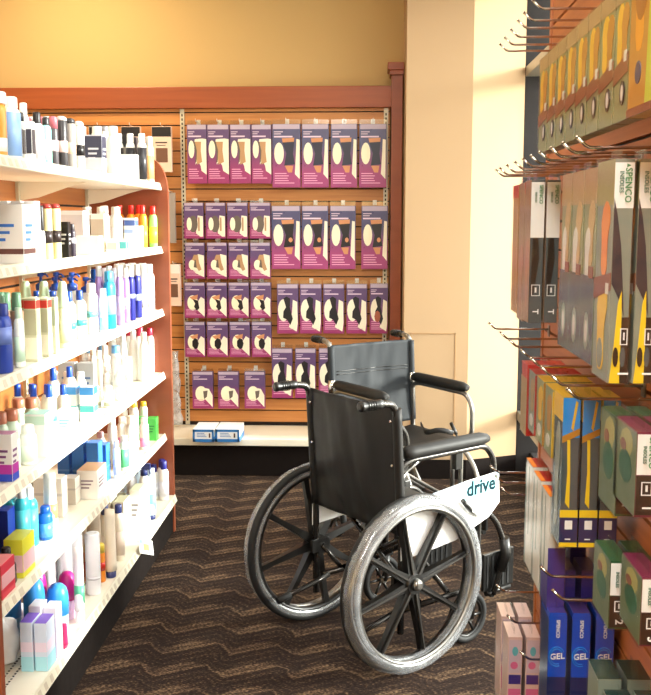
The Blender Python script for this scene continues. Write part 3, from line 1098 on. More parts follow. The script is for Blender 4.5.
put(1, 'round', 139, 205.5, 7.5, 'yellow bottle with red cap', 'bottle', (.97, .72, .22), (.88, .16, .12), (.98, .80, .35), row=1.2, ch=.2, cr=.013)
put(1, 'round', 145, 205.5, 7.5, 'orange yellow bottle with red cap', 'bottle', (.95, .62, .18), (.88, .16, .12), (.97, .85, .3), row=.5, ch=.2, cr=.013)
put(1, 'round', 151.5, 206, 7, 'lime green bottle with red cap', 'bottle', (.55, .85, .50), (.86, .18, .14), (.75, .90, .30), ch=.2, cr=.013)
# ---- third shelf
put(2, 'oval', 4, 303, 14, 'royal blue bottle with white lettering panel', 'bottle', (.14, .27, .68), (.12, .22, .6), (.45, .55, .85), lz=(.5, .8), sy=1.5)
for xx, r_ in ((8, .9), (18.5, .2)):
    put(2, 'round', xx, 292, 11, 'clear peach bottle with tall green cap', 'bottle', (.88, .86, .78), (.50, .70, .56), (.78, .62, .52), row=r_, ch=.24, lz=(.66, .98), cr=.014)
put(2, 'oval', 25, 306, 8, 'slender white bottle with pale green label', 'bottle', (.93, .96, .92), (.75, .86, .76), (.80, .92, .82), row=0)
for xx in (33.5, 45):
    put(2, 'box', xx, 298, 11, 'pale olive carton with red top corner', 'carton', (.82, .82, .70), depth=.037, wide=.037, bands=((.84, .97, (.85, .22, .18)), (.42, .82, (.72, .72, .60)), (.04, .38, (.93, .92, .84))))
put(2, 'box', 54.5, 297, 6.5, 'slim pale green carton', 'carton', (.90, .91, .82), depth=.022, wide=.03, bands=((.5, .96, (.72, .76, .64)),))
put(2, 'cone', 64, 281, 13, 'pale yellow bottle with long tapering green nozzle', 'bottle', (.92, .93, .76), (.80, .90, .78), (.84, .86, .66), ch=.4, nr=.7)
for xx, yt in ((73.5, 272), (87, 277)):
    put(2, 'pump', xx, yt, 11, 'tall white lotion bottle with blue pump', 'pump bottle', WH, (.13, .30, .68), (.35, .72, .72), row=1.3, lz=(.5, .64))
for xx, yt in ((70, 291), (80.5, 290)):
    put(2, 'round', xx, yt, 11, 'white lotion bottle with blue cap and teal leaf band', 'bottle', WH, (.13, .30, .68), (.30, .70, .72), row=.2, lz=(.35, .5), ch=.2, cr=.012)
put(2, 'oval', 92, 283, 10, 'rounded white bottle with teal band', 'bottle', WH, WH, (.42, .74, .75), row=.3, lz=(.4, .55))
put(2, 'round', 96, 269, 9, 'bright blue bottle at back', 'bottle', (.10, .42, .76), (.10, .34, .66), None, row=1.6)
put(2, 'round', 103, 271, 8, 'white bottle with dark cap at back', 'bottle', WH, (.35, .4, .5), None, row=1.6, ch=.1)
put(2, 'oval', 101, 289, 7, 'lavender and white squat bottle', 'bottle', (.78, .80, .94), WH, (.55, .75, .93), lz=(.05, .4), row=0)
put(2, 'oval', 110, 271, 10, 'sky blue shampoo bottle', 'bottle', (.16, .64, .90), (.30, .72, .92), (.60, .86, .96), lz=(.3, .7), sy=1.4)
put(2, 'tube', 116.5, 268, 7, 'white tube with grey crimped end', 'tube', (.90, .88, .92), WH, (.85, .80, .9), row=.4)
put(2, 'oval', 120.5, 266, 6.5, 'lilac bottle with white cap', 'bottle', (.73, .60, .84), WH, (.82, .72, .9), lz=(.2, .6), sy=1.3)
put(2, 'oval', 126, 268, 6, 'mauve bottle with pale top', 'bottle', (.70, .55, .80), (.93, .90, .86), (.86, .78, .92), lz=(.3, .55), sy=1.3)
put(2, 'oval', 131.5, 265, 7, 'navy bottle with white cap', 'bottle', (.15, .17, .55), WH, (.72, .76, .9), lz=(.5, .6), sy=1.3, ch=.2)
put(2, 'oval', 138, 264, 6.5, 'navy bottle with white cap', 'bottle', (.17, .2, .58), WH, (.75, .8, .92), lz=(.4, .55), sy=1.3, ch=.2)
put(2, 'tube', 143.5, 263, 7, 'tall white tube with pale blue print', 'tube', WH, WH, (.82, .91, .94))
put(2, 'oval', 149.5, 264, 9, 'tall white bottle nearest the end panel', 'bottle', WH, WH, (.96, .96, .93), sy=1.2)
# ---- fourth shelf
COP = (.72, .45, .34)
for xx, yt, r_ in ((2, 411, .6), (13, 408, .4), (20, 398, 1.5), (33, 397, .7)):
    put(3, 'round', xx, yt, 13, 'pale green bottle with copper cap', 'bottle', (.80, .88, .80), COP, (.93, .95, .90), row=r_, ch=.18, cr=.019)
put(3, 'box', 6, 432, 18, 'white carton with magenta and blue swoosh', 'carton', WH, depth=.055, wide=.05, bands=((.0, .16, (.16, .30, .78)), (.16, .36, (.75, .22, .66))), top=(.75, .55, .70), dots=(.5, .3, .5))
put(3, 'round', 25, 426, 15, 'wide blank white jar', 'jar', WH, WH, (.90, .95, .90), ch=.2, name='jar')
for xx, yt, r_ in ((54.5, 367, 1.4), (70.5, 366, 1.4), (50.5, 384, .6), (64, 384, .6)):
    put(3, 'round', xx, yt, 11, 'white contact lens bottle with blue nozzle cap', 'bottle', (.95, .95, .90), (.10, .32, .80), (.62, .80, .60), row=r_, ch=.22, lz=(.3, .55), lab2=(.3, .65, .78), cr=.011)
put(3, 'box', 44, 409, 20, 'flat white carton with pale green and blue lid', 'carton', (.95, .97, .96), depth=.065, wide=.075, top=(.62, .86, .80), bands=((.75, .95, (.80, .93, .86)),))
put(3, 'box', 64, 411, 16, 'flat blank white carton beside the green lidded one', 'carton', WH, depth=.055, wide=.07, dots=(.55, .8, .84))
put(3, 'round', 80, 372, 9, 'white bottle with teal lettering', 'bottle', WH, WH, (.38, .74, .74), row=1.1, lz=(.3, .45))
put(3, 'box', 88, 362, 17, 'silver grey carton', 'carton', (.74, .76, .78), row=1.2, depth=.065, wide=.05, dots=(.35, .45, .62))
put(3, 'box', 89, 386, 14, 'blue and teal carton with white window', 'carton', WH, depth=.052, wide=.05, bands=((.78, 1.0, (.25, .58, .86)), (.28, .46, (.34, .74, .76))))
put(3, 'round', 94, 345, 6, 'slim white bottle with tan rim', 'bottle', WH, (.93, .85, .78), None, row=1.6)
put(3, 'round', 100, 350, 6, 'small brownish vial with white cap', 'bottle', (.80, .74, .66), WH, None, row=1.4)
put(3, 'round', 106, 345, 7, 'slim white bottle with grey collar', 'bottle', WH, (.90, .90, .9), (.84, .84, .84), row=1.2, lz=(.8, .9))
put(3, 'round', 109, 386, 9, 'white bottle with olive square label', 'bottle', WH, WH, (.70, .72, .62), row=0, lz=(.1, .3))
put(3, 'round', 116.5, 345, 9, 'white bottle with sky blue cap', 'bottle', WH, (.45, .70, .92), None, row=.9, ch=.16, cr=.018)
put(3, 'oval', 120, 366, 8, 'white bottle with small grey script', 'bottle', WH, WH, (.88, .88, .88), row=0, lz=(.5, .62))
put(3, 'round', 124, 332, 6.5, 'tall slim white bottle', 'bottle', WH, WH, None, row=.9)
put(3, 'tube', 129, 356, 7, 'white tube with grey vertical lettering', 'tube', WH, WH, (.80, .80, .82), row=0)
put(3, 'round', 134, 330, 7, 'tall white bottle with rounded cap', 'bottle', WH, (.93, .93, .95), None, row=.8)
for xx in (140, 150):
    put(3, 'round', xx, 327, 7, 'white bottle with crimson cap', 'bottle', WH, (.78, .15, .28), None, row=.5, ch=.16, cr=.014)
put(3, 'oval', 146, 331, 7, 'white bottle between the crimson capped ones', 'bottle', WH, WH, None, row=.1)
# ---- fifth shelf
put(4, 'box', 3, 507, 20, 'navy blue carton behind teal mouthwash', 'carton', (.12, .20, .58), row=1.2, depth=.06, wide=.06)
for xx, yt in ((18, 487), (31, 486)):
    put(4, 'oval', xx, yt, 13, 'teal mouthwash bottle with white cap', 'bottle', (.20, .68, .74), (.90, .91, .92), (.32, .78, .82), row=.75, ch=.19, cr=.013, sy=1.2, lz=(.2, .8))
put(4, 'oval', 28, 473, 9, 'white bottle behind teal mouthwash', 'bottle', WH, WH, None, row=1.7)
put(4, 'oval', 42, 509, 12, 'cobalt blue bottle', 'bottle', (.13, .42, .85), (.10, .35, .75), (.35, .62, .92), row=.4, sy=1.2)
put(4, 'tube', 49, 473, 12, 'white toothpaste tube with orange middle', 'tube', WH, WH, (.93, .62, .42), row=.4)
put(4, 'box', 20, 534, 26, 'yellow-green carton with pink side', 'carton', (.88, .86, .24), depth=.055, wide=.10, top=(.80, .80, .18), bands=((.15, .6, (.93, .75, .78)),))
put(4, 'round', 12, 542, 16, 'short black bottle with ribbed cap', 'bottle', (.13, .09, .09), (.10, .08, .08), (.3, .2, .2), row=.5, dx=-.03, ch=.4, cr=.014)
put(4, 'box', 2, 558, 14, 'red and pink carton at near end', 'carton', (.84, .22, .30), depth=.045, wide=.10, top=(.92, .55, .55), bands=((.3, .7, (.93, .70, .72)),))
for xx in (59, 72):
    put(4, 'box', xx, 476, 13, 'plain beige carton', 'carton', (.90, .87, .82), row=.9, depth=.045, wide=.06, bands=((.55, .62, (.80, .77, .74)),))
put(4, 'box', 90, 468, 19, 'white carton with orange stripe along top', 'carton', (.95, .93, .90), row=.1, depth=.075, wide=.13, top=(.90, .72, .52), dots=(.55, .45, .5))
for xx in (92.5, 103):
    put(4, 'box', xx, 443, 10.5, 'bright blue carton', 'carton', (.22, .50, .86), row=.5, depth=.046, wide=.06, bands=((.38, .42, (.40, .64, .92)),), top=(.40, .62, .90))
put(4, 'round', 101, 431, 8, 'white bottle with dusty pink cap behind blue cartons', 'bottle', WH, (.78, .62, .64), None, row=1.6)
put(4, 'round', 113, 414, 8, 'tall white bottle left of the green striped bottle', 'bottle', WH, WH, None, row=.8)
put(4, 'oval', 117, 440, 6, 'slim white bottle with lilac print', 'bottle', WH, WH, (.80, .80, .94), row=0)
put(4, 'oval', 124.5, 435, 8, 'white bottle with mint green stripes', 'bottle', (.88, .96, .90), WH, (.38, .82, .56), row=0, lz=(.1, .75))
put(4, 'round', 125, 409, 8, 'round white bottle at back', 'bottle', WH, WH, None, row=1.4)
put(4, 'oval', 132, 415, 10, 'large white bottle with cream cap', 'bottle', WH, (.96, .95, .88), (.96, .95, .95), row=.1)
for xx in (135, 144):
    put(4, 'round', xx, 401, 7, 'white bottle with yellow cap', 'bottle', WH, (.96, .82, .25), None, row=.8, ch=.12, cr=.014)
put(4, 'oval', 144.5, 417, 7.5, 'white bottle with pink label', 'bottle', WH, WH, (.95, .62, .82), row=0, lz=(.1, .45))
put(4, 'box', 153, 417, 9, 'small green carton beside end panel', 'carton', (.30, .72, .30), depth=.042, wide=.05, dots=(.1, .45, .2))
# ---- lowest shelf
for i, (xx, yt, wd, r_) in enumerate(((6, 618, 30, .7), (19, 604, 26, 1.6))):
    p, h = place(xx, yt, 5, FRONT[5] - .06 - r_ * .07)
    b = MB()
    rr = []
    R_ = wd * p.y / FPX / 2
    for a in range(15):
        th = PI * a / 14
        rr.append([V((R_ * math.sin(th) ** .7 * math.cos(q) * (1 + .16 * math.sin(4 * q + a) + .08 * math.sin(9 * q + 2 * a)), 1.1 * R_ * math.sin(th) ** .7 * math.sin(q) * (1 + .12 * math.sin(5 * q + 2 * a)), h * (.5 - .5 * math.cos(th)) * (1 + .05 * math.sin(3 * q)))) for q in [2 * PI * j / 28 for j in range(28)]])
    b.rings(rr, C((.97, .96, .95)), caps=True)
    o = b.build('wrapped_bundle')
    o.location = p + V((0, 0, .0))
    OCC.append((5, p.x, p.y, R_, R_))
    want(o, ['crumpled white plastic-wrapped bundle at near end', 'crumpled white plastic-wrapped bundle behind the near one'][i], SHN[5], 'bag', 'bundles on lowest shelf')
VI = (.50, .38, .80)
for xx, yt, r_ in ((31.5, 616, .55), (45.5, 617, .0)):
    put(5, 'box', xx, yt, 15, 'front pale blue carton with violet lid', 'carton', (.84, .88, .95), row=r_, depth=.037, wide=.075, top=VI, bands=((.0, .30, (.66, .88, .93)), (.40, .6, (.93, .86, .93))))
for xx, yt, r_ in ((39.5, 601, .55), (54, 603, .0)):
    put(5, 'box', xx, yt, 14, 'rear white carton with small black print on lid', 'carton', (.93, .91, .95), row=r_, depth=.037, wide=.06, top=(.93, .92, .93), bands=((.0, .8, (.86, .82, .92)),))
put(5, 'tube', 61, 628, 5, 'slim crimson tube beside violet lidded cartons', 'tube', (.82, .20, .42), (.8, .2, .4), None, dx=-.012)
for xx, yt in ((33.5, 578), (58.5, 582)):
    put(5, 'dome', xx, yt, 19, 'blue domed tub', 'tub', (.62, .82, .94), (.22, .58, .88), row=.85 if xx < 40 else .2)
for xx, yt in ((45, 567), (68, 570)):
    put(5, 'dome', xx, yt, 15.5, 'magenta domed tub', 'tub', (.88, .75, .86), (.74, .12, .50), row=1.0 if xx < 50 else .4)
put(5, 'box', 74, 607, 12, 'flat hot pink package', 'package', (.93, .35, .72), row=0, depth=.03, wide=.10, top=(.96, .45, .75), name='package')
put(5, 'roll', 50, 549, 11, 'short white paper roll', 'roll', (.93, .93, .94), lab=(.85, .85, .88), row=1.6)
put(5, 'roll', 63.5, 541, 11, 'medium white paper roll', 'roll', (.93, .93, .94), lab=(.85, .85, .88), row=1.0)
put(5, 'roll', 77, 533, 12, 'tall white paper roll behind toothpaste tube', 'roll', (.94, .94, .95), lab=(.85, .85, .88), row=.7)
put(5, 'roll', 92, 533, 13, 'tall white paper roll beside the orange can', 'roll', (.94, .94, .95), lab=(.86, .86, .88), row=.1)
put(5, 'tube', 80, 545, 9, 'white tube with green stripe', 'tube', WH, WH, (.35, .72, .55), row=-.1)
put(5, 'can', 101, 542, 8, 'orange and red can', 'can', (.94, .55, .14), (.90, .80, .3), (.80, .15, .10), row=.3)
NV = (.17, .21, .42)
CR = (.93, .88, .80)
put(5, 'round', 106, 503, 9, 'cream lotion bottle with navy cap', 'bottle', CR, NV, (.86, .78, .70), row=.5, ch=.14, cr=.014)
put(5, 'round', 119.5, 503, 9.5, 'cream lotion bottle with navy cap', 'bottle', CR, NV, (.90, .83, .76), row=.1, ch=.14, cr=.014)
put(5, 'tube', 111, 507, 10, 'cream tube standing on navy cap', 'tube', CR, NV, None, row=-.1, ch=.10)
for xx, r_ in ((119, 1.5), (126.5, .9), (134, .35)):
    put(5, 'box', xx, 491 + (134 - xx) * .3, 9, 'cream carton with olive lid stripe', 'carton', (.94, .92, .86), row=r_, depth=.045, wide=.11, top=(.80, .80, .68), dots=(.5, .48, .5))
put(5, 'round', 131, 462, 7, 'white bottle with navy cap at back', 'bottle', (.85, .9, .95), NV, None, row=1.6, ch=.2, cr=.012)
put(5, 'trigger', 142.5, 465, 9, 'white spray bottle with navy trigger', 'spray bottle', (.94, .94, .95), NV, (.75, .86, .95), row=.2, ch=.2)
put(5, 'tube', 150.5, 468, 8, 'pale blue tube standing on navy cap', 'tube', (.86, .93, .97), NV, (.5, .72, .9), row=0, ch=.09)
for xx, yt, r_ in ((152, 460, 1.6), (156, 457, 1.0), (162, 456, .5), (166, 458, .05)):
    put(5, 'round', xx, yt, 8, 'white bottle with dark blue cap', 'bottle', WH, (.15, .16, .50), (.92, .93, .96), row=r_, ch=.2, cr=.015)


# stock standing behind the front items: copies of thing and parts, where there is room
for t, si, desc, cat, hx_, hy_, row in list(DUPS):
    if row > 1.3 or desc.startswith(('large white', 'white carton with orange', 'yellow-green', 'flat ')):
        continue
    for step in (1, 2):
        nx = t.location.x - step * (2 * hx_ + .012)
        ny = t.location.y + .004 * step
        if nx - hx_ < GXB + .04 or ny + hy_ > GY1 - .004:
            break
        if any(s_ == si and abs(nx - x_) < hx_ + a_ + .003 and abs(ny - y_) < hy_ + b_ + .003 for s_, x_, y_, a_, b_ in OCC):
            break
        c = t.copy()
        COL.objects.link(c)
        c.location = (nx, ny, t.location.z)
        for ch in list(t.children):
            d_ = ch.copy()
            COL.objects.link(d_)
            d_.parent = c
        OCC.append((si, nx, ny, hx_, hy_))
        want(c, desc, SHN[si], cat, 'goods ' + SHN[si])

# ============================================================= WHEELCHAIRS
lab_cyan = M('label_cyan', (.60, .84, .87), .35)
lab_teal = M('label_teal_ink', (.02, .15, .18), .6, spec=.1)
wrapw = M('white_film_panel', (.95, .95, .94), .3)


WX = .075          # wheel axle sits a little ahead of the back uprights


def XU(z):
    """the back uprights lean back a little towards the top"""
    return .03 + .06 * (.88 - z)


def ring(b, c, R, r, m, N=48, n=8, rl=None):
    b.torus(c, (0, 1, 0), R, r, m, N, n, rl)


def armrest(t, s, tube_m, pad_m=vinyl):
    y = .232 * s
    b = MB().tube(bend([(.055, y, .50), (.055, y, .70), (.10, y, .715), (.46, y, .715), (.505, y, .66), (.505, y, .52), (.44, y, .50)], .045), .011, tube_m, 10)
    a = b.build('armrest', None, t)
    b = MB()
    rr = []
    for i, (x, w, h) in enumerate(((.065, .012, .010), (.072, .024, .021), (.10, .028, .025), (.30, .028, .025), (.43, .027, .024), (.462, .022, .016), (.47, .010, .008))):
        rr.append([V((x, y + w * math.cos(q), .742 + h * math.sin(q))) for q in [2 * PI * j / 14 for j in range(14)]])
    b.rings(rr, pad_m)
    b.build('armrest_pad', None, a)


def push_side(t, s, tube_m, zt=.90):
    y = .238 * s
    b = MB()
    b.tube(bend([(XU(.46), y, .12), (XU(.46), y, .46), (XU(zt - .06), y, zt - .06), (XU(zt) - .012, y, zt), (-.04, y, zt + .008), (-.06, y, zt + .008)], .05, 8), .012, tube_m, 12)
    b.build('back_upright', None, t)
    b = MB()
    g = [(-.035, .0135), (-.04, .0165), (-.055, .0165), (-.06, .015), (-.115, .0155), (-.12, .018), (-.128, .016), (-.132, .008)]
    b.rings([[V((x, y + r * math.cos(q), zt + .008 + r * math.sin(q))) for q in [2 * PI * j / 12 for j in range(12)]] for x, r in g], blackm)
    for x in (-.07, -.08, -.09, -.10):
        ring_pts = [V((x, y + .0175 * math.cos(q), zt + .008 + .0175 * math.sin(q))) for q in [2 * PI * j / 12 for j in range(12)]]
        b.tube(ring_pts, .0015, blackm, 5, True)
    b.build('hand_grip', None, t)


def sling(t, m, zt, zb, seam=None, bow=.03, name='backrest', sag=0.0):
    """fabric stretched between the back uprights, with folds"""
    b = MB()
    NX, NZ = 26, 30
    k = b.mi(m)
    for side in (0,):
        G = []
        for i in range(NZ + 1):
            f = i / NZ
            z = zt + (zb - zt) * f
            row = []
            for j in range(NX + 1):
                u = -1 + 2 * j / NX
                xb = XU(z)
                x = xb - .002 - bow * (1 - u * u) * math.sin(PI * min(1, .25 + f * .75))
                x += .0035 * math.sin(9 * u + 5 * f + 1.5 * math.sin(7 * f)) * (1 - u * u) + .002 * math.sin(23 * u + 8 * f) * (1 - abs(u))
                zz = z - sag * (1 - u * u) * (1 - f)
                row.append(V((x, u * .242, zz)))
            G.append(row)
        F = [[b.bm.verts.new(p) for p in r] for r in G]
        B = [[b.bm.verts.new(p + V((.006, 0, 0))) for p in r] for r in G]
        for i in range(NZ):
            for j in range(NX):
                for T in (F, B):
                    fc = b.bm.faces.new((T[i][j], T[i][j + 1], T[i + 1][j + 1], T[i + 1][j]))
                    fc.smooth = True
        for i in range(NZ):
            for j in (0, NX):
                b.bm.faces.new((F[i][j], F[i + 1][j], B[i + 1][j], B[i][j]))
        for j in range(NX):
            for i in (0, NZ):
                b.bm.faces.new((F[i][j], F[i][j + 1], B[i][j + 1], B[i][j]))
    o = b.build(name, None, t)
    for s in (-1, 1):
        b = MB()
        b.tube([(XU(z), .238 * s, z) for z in [zt - .005 + (zb - zt + .01) * q / 10 for q in range(11)]], .0165, m, 10)
        b.build('hem', None, o)
    b = MB()
    for s in (-1, 1):
        for z in (zt - .05, zt - .2):
            b.lathe([(.006, 0), (.006, .002), (.003, .004)], (0, 0, 0), chrome, 10)
            n0 = len(b.bm.verts)
            b.bm.verts.ensure_lookup_table()
            for v_ in b.bm.verts[-30:]:
                v_.co = V((XU(z) - .015 - v_.co.z, v_.co.y + .222 * s, v_.co.x + z))
    b.build('screw', None, o)
    if seam:
        b = MB()
        for z in seam:
            pts = []
            for j in range(NX + 1):
                u = -1 + 2 * j / NX
                f = (z - zt) / (zb - zt)
                x = XU(z) - .002 - bow * (1 - u * u) * math.sin(PI * min(1, .25 + f * .75)) + .0075
                pts.append(V((x + .0035 * math.sin(9 * u + 5 * f + 1.5 * math.sin(7 * f)) * (1 - u * u) + .002 * math.sin(23 * u + 8 * f) * (1 - abs(u)), u * .21, z)))
            b.tube(pts, .0022, blackm, 6)
        b.build('seam', None, o)
    return o


def caster(t, x, y, r, front=True):
    o = MB().torus((x - .02, y, r), (0, 1, 0), r - .013, .013, rubber, 32, 10, .014).build('caster_wheel', None, t)
    b = MB()
    for i in range(6):
        q = 2 * PI * i / 6
        b.tube([(x - .02, y, r), (x - .02 + math.cos(q) * (r - .02), y, r + math.sin(q) * (r - .02))], .006, blackm, 6)
    b.torus((x - .02, y, r), (0, 1, 0), r - .026, .005, blackm, 28, 6, .009)
    b.tube([(x - .02, y - .02, r), (x - .02, y + .02, r)], .012, steel, 10)
    b.build('hub', None, o)
    b = MB()
    for s in (-1, 1):
        b.tube([(x - .02, y + .024 * s, r), (x - .005, y + .024 * s, 2 * r + .01)], [.009, .011], blackm, 8, ry=.004)
    b.box(x - .024, x + .014, y - .028, y + .028, 2 * r + .006, 2 * r + .018, blackm, .002)
    b.tube([(x - .005, y, 2 * r + .016), (x - .005, y, 2 * r + .09)], .015, blackm, 12)
    b.build('fork', None, o)


def legrest(t, s, tube_m, xp=.62, plate=True):
    y = .19 * s
    b = MB().tube(bend([(.42, y, .46), (.50, y, .465), (.575, y, .40), (xp + .01, y, .28), (xp - .055, y, .12)], .05), .011, tube_m, 10)
    b.tube([(xp - .005, y, .33), (xp + .008, y, .27), (xp - .02, y, .205)], .021, blackm, 10)
    b.box(.44, .47, y - .02, y + .02, .36, .50, blackm, .003)
    a = b.build('footrest_hanger', None, t)
    b = MB()
    # plate flipped up beside the tube
    ya_, yb2 = sorted((y - s * .018, y - s * .032))
    b.box(xp - .09, xp + .075, ya_, yb2, .13, .275, blackm, .004)
    for i in range(5):
        b.box(xp - .075 + i * .028, xp - .067 + i * .028, ya_ - .003, ya_, .14, .265, rubber)
    b.tube([(xp - .07, y - s * .025, .12), (xp + .06, y - s * .025, .12)], .011, blackm, 8)
    b.tube([(xp - .058, y, .12), (xp - .058, y - s * .03, .12)], .012, blackm, 8)
    b.build('footplate', None, a)


def wheelchair(x, y, rz, big):
    t = empty('wheelchair', (x, y, 0), rz)
    tm = blackm if big else steel
    zt = .915 if big else .935
    for s in (-1, 1):
        push_side(t, s, tm if not big else M('charcoal_tube', (.22, .21, .20), .25, .6), zt)
        armrest(t, s, steel if not big else M('charcoal_tube'))
    cm = M('charcoal_tube') if big else steel
    b = MB()
    for s in (-1, 1):
        yy = .22 * s
        b.tube(bend([(.07, yy, .19), (.40, yy, .19), (.445, yy, .24), (.445, yy, .44), (.41, yy, .485), (.07, yy, .485)], .04), .011, cm, 10)
        b.tube([(.385, yy, .20), (.385, yy, .49)], .011, cm, 10)
        b.tube([(.07, yy, .305), (.16, yy, .20)], .009, cm, 8)
    b.build('side_frame', None, t)
    b = MB()
    for q in (.15, .30):
        b.tube([(q, -.215, .20), (q, .215, .46)], .010, cm, 8)
        b.tube([(q + .022, .215, .20), (q + .022, -.215, .46)], .010, cm, 8)
    b.build('cross_brace', None, t)
    # seat upholstery
    b = MB()
    rr = []
    for i in range(13):
        u = -1 + i / 6
        z = .500 - .02 * (1 - u * u)
        rr.append([V((.06, u * .225, z)), V((.42, u * .225, z)), V((.435, u * .225, z - .008)), V((.42, u * .225, z - .016)), V((.06, u * .225, z - .016))])
    b.rings(rr, vinyl)
    se = b.build('seat', None, t)
    b = MB()
    b.tube(bend([(.12, .235, .51), (.20, .18, .525), (.30, .12, .51), (.36, .16, .535), (.39, .22, .515)], .04), .012, blackm, 8, ry=.002)
    if not big:
        b.build('seat_strap', None, se)
    else:
        b.bm.free()
    for s in (-1, 1):
        caster(t, .40, .235 * s, .085 if not big else .095)
        legrest(t, s, cm)
        # tipping lever with black tip
        b = MB().tube(bend([(.09, .205 * s, .19), (.0, .205 * s, .17), (-.13, .205 * s, .145)], .03), .010, cm, 10)
        o = b.build('tipping_lever', None, t)
        MB().tube([(-.09, .205 * s, .154), (-.145, .205 * s, .142)], .0135, rubber, 10).build('rubber_tip', None, o)
        # wheel lock
        b = MB()
        b.box(.37, .43, .238 * s - .006, .238 * s + .006, .47, .49, steel, .002)
        b.tube([(.40, .25 * s, .47), (.36, .262 * s, .50)], .006, steel, 8)
        b.tube([(.36, .262 * s, .50), (.315, .266 * s, .545)], .009, blackm, 8)
        b.build('wheel_lock', None, t)
    if big:
        sling(t, vinyl, .905, .462, bow=.028)
        for s in (-1, 1):
            yc = .270 * s
            c = (WX, yc, .305)
            b = MB()
            ring(b, c, .288, .0165, rubber, 64, 12)
            w_ = b.build('wheel', None, t)
            b = MB()
            ring(b, c, .262, .012, blackm, 64, 8, .015)
            ring(b, c, .272, .006, M('rim_grey', (.45, .45, .45), .4, .3), 64, 6, .017)
            b.build('rim', None, w_)
            for i in range(8):
                q = 2 * PI * i / 8 + .20
                d = V((math.cos(q), 0, math.sin(q)))
                p = V((-math.sin(q), 0, math.cos(q)))
                b = MB()
                rr = []
                for f, wd, dp in ((.03, .022, .020), (.10, .016, .016), (.20, .012, .012), (.258, .014, .012)):
                    o_ = V(c) + d * f
                    rr.append([o_ + p * wd * .8 + V((0, -dp * s, 0)), o_ + p * wd * .8 + V((0, dp * s * .6, 0)), o_ - p * wd * .8 + V((0, dp * s * .6, 0)), o_ - p * wd * .8 + V((0, -dp * s, 0))])
                b.rings(rr, blackm, smooth=False)
                # raised rib on the outer face
                b.prism([(.03, -.003), (.25, -.0022), (.25, .0022), (.03, .003)], V(c) + V((0, .010 * s, 0)), d, p, (0, s, 0), .008, M('spoke_rib', (.20, .19, .18), .3))
                b.build('spoke', None, w_)
            b = MB()
            b.tube([V(c) + V((0, -.05 * s, 0)), V(c) + V((0, .022 * s, 0))], .034, blackm, 20)
            b.tube([V(c) + V((0, .02 * s, 0)), V(c) + V((0, .036 * s, 0)), V(c) + V((0, .042 * s, 0))], [.021, .019, .010], steel, 16)
            b.build('hub', None, w_)
            b = MB()
            ring(b, (WX, yc + .036 * s, .305), .262, .009, steel, 64, 8)
            for i in range(8):
                q = 2 * PI * i / 8 + .20
                d = V((math.cos(q), 0, math.sin(q)))
                b.tube([V(c) + d * .262 + V((0, .012 * s, 0)), V(c) + d * .262 + V((0, .036 * s, 0))], .004, steel, 6)
            b.build('push_rim', None, w_)
            # cling film wound round tyre and push rim
            b = MB()
            N, n = 96, 14
            out = []
            for i in range(N):
                a = 2 * PI * i / N
                d = V((math.cos(a), 0, math.sin(a)))
                wob = .0016 * math.sin(a * 17) + .0012 * math.sin(a * 41 + 1)
                ringp = []
                for j in range(n):
                    q = 2 * PI * j / n
                    rr_ = .0265 + wob + .0012 * math.sin(3 * q + a * 9)
                    ringp.append(V((WX, yc + .016 * s, .305)) + d * (.277 + math.cos(q) * rr_ - .0) + V((0, math.sin(q) * .034, 0)))
                out.append(ringp)
            # keep the film off the floor
            for r_ in out:
                for v_ in r_:
                    v_.z = max(v_.z, .0015)
            b.rings(out, wrap, True)
            b.build('plastic_wrap', None, w_)
        # axle plate
        for s in (-1, 1):
            MB().box(WX - .05, WX + .03, s * .22, s * .236, .28, .33, blackm, .002).tube([(WX, s * .22, .305), (WX, s * .26, .305)], .010, steel, 10).build('axle_mount', None, t)
        # side skirt guards; the right one carries the maker's label
        for s in (-1, 1):
            b = MB()
            b.prism([(.045, .565), (.20, .588), (.35, .605), (.515, .615), (.522, .50), (.47, .455), (.30, .40), (.045, .38)], (0, .2465 * s, 0), (1, 0, 0), (0, 0, 1), (0, s, 0), .002, wrapw)
            g = b.build('skirt_guard', None, t)
            if s < 0:
                MB().prism([(.335, .535), (.512, .543), (.510, .612), (.338, .603)], (0, -.2486, 0), (1, 0, 0), (0, 0, 1), (0, -1, 0), .0006, lab_cyan).build('label', None, g)
                text('drive', .072, (.424, -.2494, .573), (1, 0, .05), (0, 0, 1), lab_teal, g, 'lettering', .0004, .0022)
                b = MB()
                b.prism([(.06, .568), (.20, .590), (.335, .604), (.335, .58), (.20, .572)], (0, -.2486, 0), (1, 0, 0), (0, 0, 1), (0, -1, 0), .0005, M('grey_print', (.62, .66, .70), .4))
                b.build('printed_stripe', None, g)
    else:
        sling(t, bvinyl, .925, .52, seam=(.80, .785), bow=.012)
        for s in (-1, 1):
            o = MB().torus((.07, .245 * s, .10), (0, 1, 0), .083, .015, rubber, 36, 10).build('rear_wheel', None, t)
            b = MB()
            for i in range(6):
                q = 2 * PI * i / 6
                b.tube([(.07, .245 * s, .10), (.07 + math.cos(q) * .075, .245 * s, .10 + math.sin(q) * .075)], .006, blackm, 6)
            b.torus((.07, .245 * s, .10), (0, 1, 0), .07, .005, blackm, 28, 6, .010)
            b.tube([(.07, .215 * s, .10), (.07, .262 * s, .10)], .012, steel, 10)
            b.build('hub', None, o)
            MB().tube([(.07, .23 * s, .14), (.07, .23 * s, .08)], .013, steel, 8).build('axle_mount', None, t)
            MB().tube([(XU(.70), .238 * s, .70), (XU(.76), .238 * s, .76)], .018, chrome, 12).build('clamp', None, t)
    return t


